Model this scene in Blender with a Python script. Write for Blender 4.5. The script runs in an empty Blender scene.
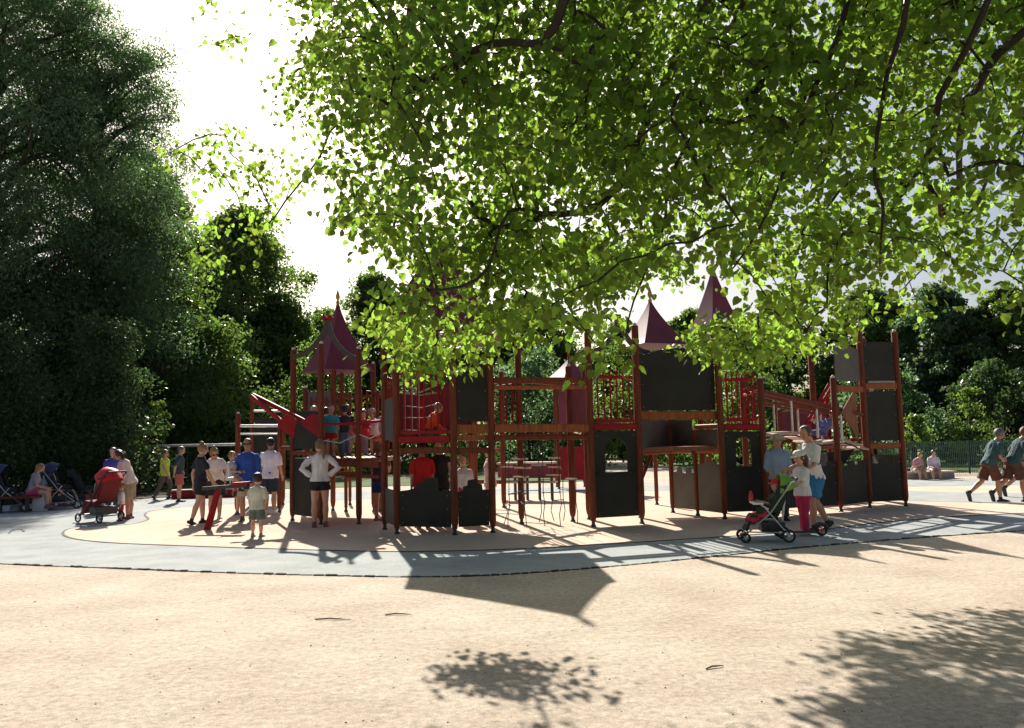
import bpy, bmesh, math, random
import numpy as np
from mathutils import Vector, Matrix, Euler, noise
from mathutils.geometry import tessellate_polygon
random.seed(7); RNG = np.random.default_rng(7)
sc = bpy.context.scene; COL = sc.collection
R = math.radians
# ------------------------------------------------------------------ camera
EYE = Vector((0, 0, 1.6)); FPX = 800.0
cam_d = bpy.data.cameras.new('camera'); cam_d.sensor_width = 36; cam_d.lens = 36*FPX/1024
cam_d.clip_end = 3000; cam_d.clip_start = .05
cam = bpy.data.objects.new('camera', cam_d); COL.objects.link(cam)
PITCH = math.atan(77/FPX)
CM = Matrix.Translation(EYE) @ Euler((R(90)+PITCH, 0, 0)).to_matrix().to_4x4() @ Matrix.Rotation(R(-1.25), 4, 'Z')
cam.matrix_world = CM; sc.camera = cam
M3 = CM.to_3x3()
def ray(px, py): return M3 @ Vector((px-512, 364-py, -FPX))
def G(px, py, z=0.0):
    d = ray(px, py); t = (z-EYE.z)/d.z; p = EYE+d*t; return Vector((p.x, p.y, z))
def at(px, py, Y):
    d = ray(px, py); return EYE+d*(Y/d.y)
def zat(p, py):
    """height above the ground point p that shows at picture row py"""
    lo, hi = -1.0, 30.0
    inv = CM.inverted()
    for _ in range(40):
        m = (lo+hi)/2; c = inv @ Vector((p[0], p[1], m)); y = 364-FPX*c.y/-c.z
        if y > py: lo = m
        else: hi = m
    return (lo+hi)/2
INV = CM.inverted()
def proj(p):
    c = INV @ Vector(p); return 512+FPX*c.x/-c.z, 364-FPX*c.y/-c.z
# ------------------------------------------------------------------ materials
def newmat(name):
    m = bpy.data.materials.new(name); m.use_nodes = True
    nt = m.node_tree; b = nt.nodes['Principled BSDF']; return m, nt, b
def N(nt, t, **kw):
    n = nt.nodes.new(t)
    for k, v in kw.items():
        if k in n.inputs: n.inputs[k].default_value = v
        else: setattr(n, k, v)
    return n
def mat(name, col, rough=.6, var=.25, scale=6., bump=0., bscale=40., metal=0., spec=.5, coat=0.):
    m, nt, b = newmat(name); L = nt.links.new
    tc = N(nt, 'ShaderNodeTexCoord'); no = N(nt, 'ShaderNodeTexNoise', Scale=scale, Detail=5.)
    L(tc.outputs['Object'], no.inputs['Vector'])
    mr = N(nt, 'ShaderNodeMapRange'); mr.inputs[1].default_value = .3; mr.inputs[2].default_value = .7
    mr.inputs[3].default_value = 1-var; mr.inputs[4].default_value = 1+var
    L(no.outputs['Fac'], mr.inputs[0])
    hs = N(nt, 'ShaderNodeHueSaturation'); hs.inputs['Color'].default_value = (*col, 1)
    L(mr.outputs[0], hs.inputs['Value']); L(hs.outputs[0], b.inputs['Base Color'])
    b.inputs['Roughness'].default_value = rough; b.inputs['Metallic'].default_value = metal
    b.inputs['Specular IOR Level'].default_value = spec
    b.inputs['Coat Weight'].default_value = coat; b.inputs['Coat Roughness'].default_value = .2
    if bump:
        n2 = N(nt, 'ShaderNodeTexNoise', Scale=bscale, Detail=4.); L(tc.outputs['Object'], n2.inputs['Vector'])
        bp = N(nt, 'ShaderNodeBump', Strength=bump, Distance=.01); L(n2.outputs['Fac'], bp.inputs['Height']); L(bp.outputs[0], b.inputs['Normal'])
    return m
def wood(name, col):
    m, nt, b = newmat(name); L = nt.links.new
    tc = N(nt, 'ShaderNodeTexCoord'); mp = N(nt, 'ShaderNodeMapping'); mp.inputs['Scale'].default_value = (14, 14, 1.1)
    L(tc.outputs['Object'], mp.inputs['Vector'])
    no = N(nt, 'ShaderNodeTexNoise', Scale=2., Detail=7., Roughness=.65); L(mp.outputs[0], no.inputs['Vector'])
    cr = N(nt, 'ShaderNodeValToRGB'); e = cr.color_ramp.elements
    e[0].position = .3; e[0].color = (*[c*.45 for c in col], 1); e[1].position = .72; e[1].color = (*[min(1, c*1.5) for c in col], 1)
    L(no.outputs['Fac'], cr.inputs['Fac']); L(cr.outputs[0], b.inputs['Base Color'])
    b.inputs['Roughness'].default_value = .6; b.inputs['Specular IOR Level'].default_value = .3
    bp = N(nt, 'ShaderNodeBump', Strength=.25, Distance=.01); L(no.outputs['Fac'], bp.inputs['Height']); L(bp.outputs[0], b.inputs['Normal'])
    return m
def leafmat(name, col, tcol, tr=.5, var=.35, rough=.45):
    m, nt, b = newmat(name); L = nt.links.new
    g = N(nt, 'ShaderNodeNewGeometry'); tc = N(nt, 'ShaderNodeTexCoord')
    no = N(nt, 'ShaderNodeTexNoise', Scale=1.1, Detail=2.); L(tc.outputs['Object'], no.inputs['Vector'])
    ad = N(nt, 'ShaderNodeMath', operation='ADD'); L(g.outputs['Random Per Island'], ad.inputs[0]); L(no.outputs['Fac'], ad.inputs[1])
    mr = N(nt, 'ShaderNodeMapRange'); mr.inputs[1].default_value = .2; mr.inputs[2].default_value = 1.5
    mr.inputs[3].default_value = 1-var; mr.inputs[4].default_value = 1+var; L(ad.outputs[0], mr.inputs[0])
    mh = N(nt, 'ShaderNodeMapRange'); mh.inputs[3].default_value = .485; mh.inputs[4].default_value = .515; L(g.outputs['Random Per Island'], mh.inputs[0])
    h1 = N(nt, 'ShaderNodeHueSaturation'); h1.inputs['Color'].default_value = (*col, 1); L(mr.outputs[0], h1.inputs['Value']); L(mh.outputs[0], h1.inputs['Hue'])
    h2 = N(nt, 'ShaderNodeHueSaturation'); h2.inputs['Color'].default_value = (*tcol, 1); L(mr.outputs[0], h2.inputs['Value']); L(mh.outputs[0], h2.inputs['Hue'])
    L(h1.outputs[0], b.inputs['Base Color']); b.inputs['Roughness'].default_value = rough; b.inputs['Specular IOR Level'].default_value = .35
    t = N(nt, 'ShaderNodeBsdfTranslucent'); L(h2.outputs[0], t.inputs['Color'])
    mx = N(nt, 'ShaderNodeMixShader', ); mx.inputs[0].default_value = tr
    L(b.outputs[0], mx.inputs[1]); L(t.outputs[0], mx.inputs[2]); L(mx.outputs[0], nt.nodes['Material Output'].inputs['Surface'])
    return m
WOOD = wood('red_brown_stained_wood', (.155, .034, .011))
WOOD_LIT = wood('orange_lit_beam', (.29, .085, .025))  # same timber, brighter orange standing in for sunlight on the beams
PANEL = mat('charcoal_panel', (.019, .0205, .016), .6, .3, 2.5, .1, 60, spec=.3)
PANELG = mat('grey_panel', (.085, .08, .072), .55, .15, 3.)  # lighter grey than the charcoal, standing in for light on side and recessed panels
REDM = mat('red_painted_steel', (.27, .006, .011), .55, .2, 4, spec=.25)
ROOF = mat('maroon_roof_plastic', (.15, .022, .045), .55, .18, 2.5)
ROOFR = mat('red_roof_plastic', (.28, .02, .035), .55, .15, 2.5)
CURVE = mat('grey_curved_board', (.06, .05, .04), .55, .2, 5)
STEEL = mat('galvanised_steel', (.55, .56, .56), .35, .15, 10, metal=.8)
CAPM = mat('pale_post_cap', (.6, .58, .52), .4, .1, 10)
GOLD = mat('ochre_finial', (.42, .24, .05), .5, .1, 10)
ROPE = mat('dark_rope', (.05, .045, .04), .9, .2, 30)
ROPEL = mat('pale_rope', (.5, .48, .45), .9, .2, 30)
DECK = wood('deck_boards', (.26, .10, .05))
PALEW = mat('pale_plank', (.5, .38, .32), .7, .25, 8, .2)  # paleness puts the sunlight on net steps and bridge planks into the colour
BARK = mat('dark_bark', (.026, .019, .013), .9, .4, 9, .9, 25)
BARKG = mat('grey_bark', (.10, .085, .065), .9, .4, 7, .9, 20)
RUBBER = mat('black_rubber', (.02, .02, .02), .7, .1)
BLACKM = mat('black_metal', (.03, .03, .032), .4, .1)
WHITEP = mat('white_plastic', (.75, .75, .74), .4, .05)
# ------------------------------------------------------------------ objects
W = {}
def prop(o, label=None, cat=None, group=None, kind=None):
    if label: o['label'] = label
    if cat: o['category'] = cat
    if group: o['group'] = group
    if kind: o['kind'] = kind
    return o
def empty(name, loc=(0, 0, 0), label=None, cat=None, group=None):
    o = bpy.data.objects.new(name, None); COL.objects.link(o); o.location = loc; o.empty_display_size = .2
    W[o.name] = Vector(loc); return prop(o, label, cat, group)
class MB:
    def __init__(s): s.v = []; s.f = []; s.m = []; s.cur = 0
    def add(s, vs, fs):
        b = len(s.v); s.v += [tuple(v) for v in vs]; s.f += [tuple(i+b for i in f) for f in fs]; s.m += [s.cur]*len(fs); return s
    def box(s, c, size, rz=0., rx=0., ry=0.):
        m = Euler((rx, ry, rz)).to_matrix(); c = Vector(c); h = Vector(size)/2; vs = []
        for i in range(8):
            vs.append(c+m @ Vector((h.x*(1 if i & 1 else -1), h.y*(1 if i & 2 else -1), h.z*(1 if i & 4 else -1))))
        return s.add(vs, [(0, 2, 3, 1), (4, 5, 7, 6), (0, 1, 5, 4), (2, 6, 7, 3), (0, 4, 6, 2), (1, 3, 7, 5)])
    def rings(s, rs, cap=True):
        n = len(rs[0]); vs = [p for r in rs for p in r]; fs = []
        for i in range(len(rs)-1):
            for j in range(n):
                k = (j+1) % n; fs.append((i*n+j, i*n+k, (i+1)*n+k, (i+1)*n+j))
        if cap: fs.append(tuple(range(n-1, -1, -1))); fs.append(tuple((len(rs)-1)*n+j for j in range(n)))
        return s.add(vs, fs)
    def tube(s, pts, r, n=8, cap=True, sq=(1, 1), side=None):
        pts = [Vector(p) for p in pts]
        if not hasattr(r, '__len__'): r = [r]*len(pts)
        rs = []; prev = None
        for i, p in enumerate(pts):
            d = (pts[min(i+1, len(pts)-1)]-pts[max(i-1, 0)])
            if d.length < 1e-7: d = Vector((0, 0, 1))
            d.normalize()
            if side is not None: a = Vector(side)-d*Vector(side).dot(d)
            elif prev is None: a = (Vector((0, 0, 1)) if abs(d.z) < .9 else Vector((1, 0, 0))).cross(d)
            else: a = prev-d*prev.dot(d)
            if a.length < 1e-6: a = d.orthogonal()
            a.normalize(); prev = a; b = d.cross(a)
            rs.append([p+a*(math.cos(2*math.pi*j/n)*r[i]*sq[0])+b*(math.sin(2*math.pi*j/n)*r[i]*sq[1]) for j in range(n)])
        return s.rings(rs, cap)
    def beam(s, p0, p1, w, h):
        p0, p1 = Vector(p0), Vector(p1); d = (p1-p0).normalized(); a = Vector((0, 0, 1)).cross(d)
        if a.length < 1e-4: a = Vector((1, 0, 0))
        a.normalize(); b = d.cross(a); c = min(w, h)*.16; w /= 2; h /= 2
        pr = [(w, -h+c), (w, h-c), (w-c, h), (-w+c, h), (-w, h-c), (-w, -h+c), (-w+c, -h), (w-c, -h)]
        return s.rings([[p+a*x+b*y for x, y in pr] for p in (p0, p1)])
    def lathe(s, c, prof, n=14):
        c = Vector(c)
        return s.rings([[c+Vector((r*math.cos(2*math.pi*j/n), r*math.sin(2*math.pi*j/n), z)) for j in range(n)] for r, z in prof])
    def prism(s, poly, o, u, v, t):
        """outline poly in the plane (o,u,v), thickness t either side of it"""
        o, u, v = Vector(o), Vector(u), Vector(v); w = u.cross(v).normalized()*t/2; n = len(poly)
        fr = [o+u*a+v*b+w for a, b in poly]; bk = [p-2*w for p in fr]
        ts = tessellate_polygon([[Vector((a, b, 0)) for a, b in poly]])
        fs = [tuple(t_) for t_ in ts]+[tuple(n+i for i in reversed(t_)) for t_ in ts]
        b0 = len(s.v)
        fs += [(i, n+i, n+(i+1) % n, (i+1) % n) for i in range(n)]
        return s.add(fr+bk, fs)
    def ball(s, c, r, n=10, m=7):
        if not hasattr(r, '__len__'): r = (r, r, r)
        c = Vector(c); rs = []
        for i in range(m):
            t = math.pi*(i+.02)/(m-1+.04)
            rs.append([c+Vector((r[0]*math.sin(t)*math.cos(2*math.pi*j/n), r[1]*math.sin(t)*math.sin(2*math.pi*j/n), -r[2]*math.cos(t))) for j in range(n)])
        return s.rings(rs)
    def mesh(s, name, mats, org=Vector((0, 0, 0)), smooth=True):
        me = bpy.data.meshes.new(name); me.from_pydata([(v[0]-org[0], v[1]-org[1], v[2]-org[2]) for v in s.v], [], s.f)
        if not isinstance(mats, (list, tuple)): mats = [mats]
        for m in mats: me.materials.append(m)
        if len(mats) > 1: me.polygons.foreach_set('material_index', s.m)
        bm = bmesh.new(); bm.from_mesh(me); bmesh.ops.recalc_face_normals(bm, faces=bm.faces); bm.to_mesh(me); bm.free()
        if smooth:
            me.polygons.foreach_set('use_smooth', [True]*len(me.polygons)); me.set_sharp_from_angle(angle=R(38))
        me.update(); return me
    def build(s, name, mats, parent=None, smooth=True, label=None, **kw):
        a = np.array(s.v); c = (a.max(0)+a.min(0))/2; c[2] = a[:, 2].min() if parent is None else c[2]
        c = Vector(c)
        o = bpy.data.objects.new(name, s.mesh(name, mats, c, smooth)); COL.objects.link(o)
        W[o.name] = c
        if parent: o.parent = parent; o.location = c-W[parent.name]
        else: o.location = c
        prop(o, label, **kw); return o
def npmesh(name, V, F, mats, parent=None, smooth=False):
    """V (n,3), F (m,k) numpy"""
    me = bpy.data.meshes.new(name); me.vertices.add(len(V))
    org = W[parent.name] if parent else Vector((0, 0, 0))
    me.vertices.foreach_set('co', (V-np.array(org)).astype(np.float32).ravel())
    k = F.shape[1]; me.loops.add(F.size); me.loops.foreach_set('vertex_index', F.astype(np.int32).ravel())
    me.polygons.add(len(F)); me.polygons.foreach_set('loop_start', np.arange(0, F.size, k, dtype=np.int32))
    me.update(calc_edges=True); me.materials.append(mats)
    if smooth: me.polygons.foreach_set('use_smooth', [True]*len(F))
    o = bpy.data.objects.new(name, me); COL.objects.link(o)
    if parent: o.parent = parent
    W[o.name] = org; return o
def unit(a): return a/np.maximum(np.linalg.norm(a, axis=-1, keepdims=True), 1e-9)
def leaf_geo(P, D, Nn, S, shape='heart'):
    """leaf quads: base P, blade direction D, face normal N, length S"""
    D = unit(D); X = unit(np.cross(D, Nn)); Z = np.cross(X, D); S = S[:, None]
    if shape == 'heart': prof = [(0, 0, 0), (-.30, -.07, .04), (-.50, .22, .11), (-.36, .64, .05), (0, 1.0, -.12), (.36, .64, .05), (.50, .22, .11), (.30, -.07, .04)]; faces = [(0, 4, 3, 2, 1), (0, 7, 6, 5, 4)]
    elif shape == 'slim': prof = [(0, 0, 0), (-.16, .45, .03), (0, 1, -.06), (.16, .45, .03)]; faces = [(0, 1, 2, 3)]
    else: prof = [(0, 0, 0), (-.36, .42, .08), (0, 1, -.05), (.36, .5, .08)]; faces = [(0, 1, 2, 3)]
    V = np.stack([P+(X*a+D*b+Z*c)*S for a, b, c in prof], 1); n = len(prof)
    F = (np.arange(len(P))[:, None, None]*n+np.array(faces)[None]).reshape(-1, len(faces[0]))
    return V.reshape(-1, 3), F
# ------------------------------------------------------------------ world, sun
SUN_AZ = math.atan2(-.245, 1.0)      # from +Y towards -X
SUN_EL = R(35)
wd = bpy.data.worlds.new('World'); sc.world = wd; wd.use_nodes = True; nt = wd.node_tree
sky = nt.nodes.new('ShaderNodeTexSky'); sky.sky_type = 'NISHITA'; sky.sun_disc = False
sky.sun_elevation = SUN_EL; sky.sun_rotation = SUN_AZ; sky.air_density = 1.0; sky.dust_density = 3.0; sky.ozone_density = 1.0
nt.links.new(sky.outputs[0], nt.nodes['Background'].inputs[0]); nt.nodes['Background'].inputs[1].default_value = .055
sd = bpy.data.lights.new('sun', 'SUN'); sd.energy = 5.0; sd.angle = R(.55); sd.color = (1, .94, .84)
so = bpy.data.objects.new('sun', sd); COL.objects.link(so); so.location = (-8, 30, 25)
SD = Vector((math.sin(SUN_AZ)*math.cos(SUN_EL), math.cos(SUN_AZ)*math.cos(SUN_EL), math.sin(SUN_EL)))
so.rotation_euler = SD.to_track_quat('Z', 'Y').to_euler()
SHX, SHY = -SD.x/SD.z, -SD.y/SD.z      # shadow offset per metre of height
sc.view_settings.view_transform = 'Standard'; sc.view_settings.look = 'None'; sc.view_settings.gamma = 1
sc.view_settings.exposure = .88
# ------------------------------------------------------------------ ground
def groundmat(name, c1, c2, c3, sp=.5, grain=220., bump=.5, patch=.6):
    m, nt, b = newmat(name); L = nt.links.new
    tc = N(nt, 'ShaderNodeTexCoord')
    a = N(nt, 'ShaderNodeTexNoise', Scale=patch, Detail=8., Roughness=.62); L(tc.outputs['Object'], a.inputs['Vector'])
    cr = N(nt, 'ShaderNodeValToRGB'); e = cr.color_ramp.elements
    e[0].position = .32; e[0].color = (*c1, 1); e[1].position = .68; e[1].color = (*c2, 1); L(a.outputs['Fac'], cr.inputs['Fac'])
    g = N(nt, 'ShaderNodeTexNoise', Scale=grain, Detail=3., Roughness=.7); L(tc.outputs['Object'], g.inputs['Vector'])
    g2 = N(nt, 'ShaderNodeTexNoise', Scale=grain*.16, Detail=6., Roughness=.75); L(tc.outputs['Object'], g2.inputs['Vector'])
    ad = N(nt, 'ShaderNodeMath', operation='ADD'); L(g.outputs['Fac'], ad.inputs[0]); L(g2.outputs['Fac'], ad.inputs[1])
    mr = N(nt, 'ShaderNodeMapRange'); mr.inputs[1].default_value = .7; mr.inputs[2].default_value = 1.3
    mr.inputs[3].default_value = 1-sp; mr.inputs[4].default_value = 1+sp*.5; L(ad.outputs[0], mr.inputs[0])
    hs = N(nt, 'ShaderNodeHueSaturation'); L(cr.outputs[0], hs.inputs['Color']); L(mr.outputs[0], hs.inputs['Value'])
    v = N(nt, 'ShaderNodeTexVoronoi', Scale=26.); L(tc.outputs['Object'], v.inputs['Vector'])
    st = N(nt, 'ShaderNodeMapRange'); st.inputs[1].default_value = .05; st.inputs[2].default_value = .11; L(v.outputs['Distance'], st.inputs[0])
    vw = N(nt, 'ShaderNodeSeparateColor'); L(v.outputs['Color'], vw.inputs[0])
    gt = N(nt, 'ShaderNodeMath', operation='GREATER_THAN'); gt.inputs[1].default_value = .93; L(vw.outputs[0], gt.inputs[0])
    iv = N(nt, 'ShaderNodeMath', operation='SUBTRACT'); iv.inputs[0].default_value = 1; L(st.outputs[0], iv.inputs[1])
    ml = N(nt, 'ShaderNodeMath', operation='MULTIPLY'); L(gt.outputs[0], ml.inputs[0]); L(iv.outputs[0], ml.inputs[1])
    mx = N(nt, 'ShaderNodeMix', data_type='RGBA'); L(ml.outputs[0], mx.inputs[0]); L(hs.outputs[0], mx.inputs[6]); mx.inputs[7].default_value = (*c3, 1)
    L(mx.outputs[2], b.inputs['Base Color']); b.inputs['Roughness'].default_value = .95; b.inputs['Specular IOR Level'].default_value = .2
    bp = N(nt, 'ShaderNodeBump', Strength=bump, Distance=.008); L(ad.outputs[0], bp.inputs['Height'])
    g4 = N(nt, 'ShaderNodeTexNoise', Scale=5.5, Detail=3., Roughness=.55); L(tc.outputs['Object'], g4.inputs['Vector'])
    b2_ = N(nt, 'ShaderNodeBump', Strength=bump*.55, Distance=.035); L(g4.outputs['Fac'], b2_.inputs['Height']); L(bp.outputs[0], b2_.inputs['Normal']); L(b2_.outputs[0], b.inputs['Normal'])
    return m
GRAVEL = groundmat('tan_gravel', (.50, .405, .315), (.67, .565, .455), (.2, .14, .1), .6, 110, .8, .9)
ASPH = groundmat('pale_blue_grey_rubber', (.31, .33, .325), (.44, .46, .445), (.18, .2, .2), .35, 190, .2, 1.3)
TAN = groundmat('cream_rubber', (.58, .44, .33), (.68, .55, .43), (.4, .26, .18), .25, 190, .3, .6)
LINE = mat('dark_joint', (.07, .06, .055), .9, .3, 9)
GRASSM = groundmat('lawn_green', (.035, .065, .018), (.10, .16, .03), (.02, .03, .01), .5, 60, .8, .4)
SOIL = groundmat('dark_leaf_litter', (.05, .04, .022), (.09, .075, .04), (.02, .03, .01), .5, 60, .8, .4)
STONE = mat('rough_edging_stone', (.07, .055, .045), .9, .5, 5, .8, 30)
def smooth(pts, k=6, closed=False):
    P = [Vector(p) for p in pts]; n = len(P); out = []
    for i in range(n if closed else n-1):
        a, b, c, d = [P[(i+j) % n] if closed else P[min(max(i+j, 0), n-1)] for j in (-1, 0, 1, 2)]
        for s in range(k):
            t = s/k; out.append(.5*((2*b)+(c-a)*t+(2*a-5*b+4*c-d)*t*t+(3*b-a-3*c+d)*t**3))
    if not closed: out.append(P[-1])
    return out
def sheet(name, pts, z, m, noise_amp=0):
    pts = [Vector((p[0], p[1], z)) for p in pts]
    ts = tessellate_polygon([pts]); mb = MB(); mb.add(pts, [tuple(t) for t in ts])
    o = mb.build(name, m, None, False, kind='structure'); 
    # normals up
    me = o.data
    for p in me.polygons:
        if p.normal.z < 0: p.flip()
    return o
def strip(name, pts, w, z, m, h=.004):
    mb = MB(); L_, R_ = [], []
    for i, p in enumerate(pts):
        d = pts[min(i+1, len(pts)-1)]-pts[max(i-1, 0)]; nrm = Vector((-d.y, d.x, 0)).normalized()*w/2*(1+.5*noise.noise(p*3))
        L_.append(Vector((p.x, p.y, z))+nrm); R_.append(Vector((p.x, p.y, z))-nrm)
    n = len(pts); mb.add(L_+R_, [(i, i+1, n+i+1, n+i) for i in range(n-1)])
    o = mb.build(name, m, None, False, kind='structure')
    for p in o.data.polygons:
        if p.normal.z < 0: p.flip()
    return o
# base ground, gently undulating close by, reaching the horizon
mb = MB(); xs = [-1500, -400, -120, -60]+[i*1.0 for i in range(-30, 31)]+[60, 120, 400, 1500]; ys = [-1500, -300, -60, -20]+[i*1.0 for i in range(-6, 60)]+[100, 400, 1500]
vs = [(x, y, 0) for y in ys for x in xs]; nx = len(xs)
mb.add(vs, [(j*nx+i, j*nx+i+1, (j+1)*nx+i+1, (j+1)*nx+i) for j in range(len(ys)-1) for i in range(nx-1)])
mb.build('ground', GRAVEL, None, False, kind='structure')
low = [G(*p) for p in [(-260, 552), (-120, 557), (0, 564), (100, 568), (200, 572), (300, 575), (400, 577), (480, 576), (560, 571), (640, 564), (720, 556), (800, 548), (880, 541), (960, 535), (1024, 531), (1200, 521), (1500, 512)]]
low = smooth(low, 8)
far = [Vector((60, 27.5, 0)), Vector((20, 27.5, 0)), Vector((8, 27.0, 0)), Vector((0, 27.4, 0)), Vector((-6, 27.6, 0)), Vector((-10.5, 27.0, 0)), Vector((-12.5, 25.0, 0)), Vector((-15, 24.4, 0)), Vector((-22, 23.6, 0)), Vector((-34, 22, 0))]
sheet('path', low+far, .004, ASPH)
rub = [G(*p) for p in [(63, 534), (70, 529), (92, 527), (128, 525), (148, 520), (145, 515), (153, 511), (190, 507), (240, 504)]]
rub = rub+[Vector((-7, 22.5, 0)), Vector((-3, 24, 0)), Vector((3, 24.5, 0)), Vector((9, 24, 0))]
rub_r = [G(*p) for p in [(960, 486), (1100, 484), (1300, 486), (1500, 500), (1300, 505), (1100, 510), (1024, 513.5), (953, 517), (880, 523), (820, 530), (740, 536), (680, 540), (600, 545), (500, 550), (400, 552), (300, 550), (180, 546), (110, 543), (74, 539)]]
rub_s = smooth(rub+rub_r, 6, True)
sheet('play_surface', rub_s, .008, TAN)
strip('surface_joint', rub_s+[rub_s[0]], .05, .012, LINE)
isl = smooth([G(*p) for p in [(9, 534), (14, 530), (22, 530), (24, 534), (20, 538), (12, 538)]], 5, True)
strip('surface_joint', isl[:14], .04, .012, LINE)
band = [G(*p) for p in [(900, 501), (980, 503), (1100, 503), (1300, 500), (1300, 494), (1100, 494), (980, 493), (900, 491)]]
sheet('path_band', band, .012, ASPH)
# rough dark stone edging between gravel and path
mb = MB(); acc = 0; rr = random.Random(3)
for i in range(len(low)-1):
    a, b = low[i], low[i+1]; L_ = (b-a).length; n = max(1, int(L_/.10))
    if a.y > 40 or b.x > 22 or a.x < -16: continue
    for k in range(n):
        p = a.lerp(b, (k+.5)/n)
        if rr.random() < .06: continue
        ang = math.atan2((b-a).y, (b-a).x)+rr.uniform(-.2, .2); w = rr.uniform(.02, .05); h = rr.uniform(.008, .024)
        l = L_/n*rr.uniform(.7, 1.05)/2; q = [(-l, -w/2), (-l*.8, -w*.62), (l*.7, -w*.6), (l, -w/3), (l*.9, w/2), (-l*.85, w*.45)]
        c, s_ = math.cos(ang), math.sin(ang)
        def T(u, v, z): return (p.x+u*c-v*s_, p.y+u*s_+v*c, z)
        mb.rings([[T(u, v, -.02) for u, v in q], [T(u, v, h*.8) for u, v in q], [T(u*.75, v*.75, h) for u, v in q]])
mb.build('path_edging', STONE, None, kind='structure')
strip('path_border', [p for p in low if abs(p.x) < 30], .022, .010, LINE)
# lawn and leaf litter beyond the playground
sheet('lawn', [(-70, 29.5), (-13, 29.6), (-5, 30.5), (3, 31), (3, 38), (-70, 38)], .016, GRASSM)
sheet('lawn_right', [(9, 32), (60, 33), (80, 60), (9, 60)], .016, GRASSM)
sheet('woodland_floor', [(-120, 38), (-120, 150), (120, 150), (120, 60), (3, 60), (3, 38)], .012, SOIL)
sheet('planting_bed', [(-60, 23.8), (-34, 22.4), (-22, 24.0), (-15, 24.8), (-12.7, 25.4), (-10.9, 27.2), (-13, 29.6), (-60, 29.5)], .02, SOIL)
# pebbles, twigs on the gravel
rr = random.Random(11); mb = MB()
for i in range(520):
    y = 3.6+rr.random()**1.5*7; x = rr.uniform(-.75, .75)*y*1.0
    if proj((x, y, 0))[1] < 585-abs(x)*.0: continue
    r = rr.uniform(.003, .008)*(1.6 if rr.random() < .04 else 1); h = r*.7; a0 = rr.random()*6
    ring = [(x+r*math.cos(a0+k*1.257)*rr.uniform(.7, 1.2), y+r*math.sin(a0+k*1.257)*rr.uniform(.7, 1.2)) for k in range(5)]
    mb.rings([[(a, b, -.001) for a, b in ring], [(x+(a-x)*.6, y+(b-y)*.6, h) for a, b in ring]])
mb.build('pebbles', mat('pebble_brown', (.26, .17, .11), .9, .6, 3), None, kind='stuff', label='small brown pebbles and grit scattered on the tan gravel', cat='pebbles')
TW = mat('dry_twig', (.12, .07, .04), .9, .3)
for (px, py, l, a) in [(333, 620, .34, -.1), (398, 615, .24, .05), (715, 668, .16, .5)]:
    c = G(px, py); mb = MB(); d = Vector((math.cos(a), math.sin(a), 0)); s_ = Vector((-d.y, d.x, 0))
    mb.tube([c-d*l/2+Vector((0, 0, .006)), c-d*l*.1+s_*l*.06+Vector((0, 0, .012)), c+d*l*.25-s_*l*.03+Vector((0, 0, .01)), c+d*l/2+Vector((0, 0, .005))], [.006, .007, .005, .002], 5)
    mb.tube([c+Vector((0, 0, .01)), c+d*l*.2+s_*l*.2+Vector((0, 0, .008))], [.004, .001], 4)
    mb.build('twig', TW, None, label='small dry brown twigs lying loose on the tan gravel', cat='twig', group='dry twigs on the gravel')
# ------------------------------------------------------------------ foliage
def leafcloud(name, mat_, centers, radii, per, size, parent, shape='oval', droop=0.3, seed=1, shell=.0):
    g = np.random.default_rng(seed); C = np.array(centers); Rr = np.array(radii)
    idx = np.repeat(np.arange(len(C)), per); n = len(idx)
    d = unit(g.normal(size=(n, 3))); rad = g.random(n)**(.5)
    P = C[idx]+d*rad[:, None]*Rr[idx]
    D = g.normal(size=(n, 3)); D[:, 2] -= droop*2.2; Nn = g.normal(size=(n, 3))*.8+d*.5; Nn[:, 2] += .6
    S = size*g.uniform(.6, 1.3, n)
    V, F = leaf_geo(P, D, Nn, S, shape); return npmesh(name, V, F, mat_, parent)
def limbs(mb, base, tips, r0, seed=0, up=.35):
    g = random.Random(seed)
    for t in tips:
        t = Vector(t); b = Vector(base)+Vector((0, 0, g.uniform(-.25, .35)*(t-Vector(base)).length)) if False else Vector(base)
        m1 = b.lerp(t, .35)+Vector((g.uniform(-.3, .3), g.uniform(-.3, .3), up*(t-b).length*.3)); m2 = b.lerp(t, .7)+Vector((g.uniform(-.4, .4), g.uniform(-.4, .4), up*(t-b).length*.22))
        pts = smooth([b, m1, m2, t], 3); mb.tube(pts, [r0*(1-.85*i/(len(pts)-1)) for i in range(len(pts))], 6)
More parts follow.
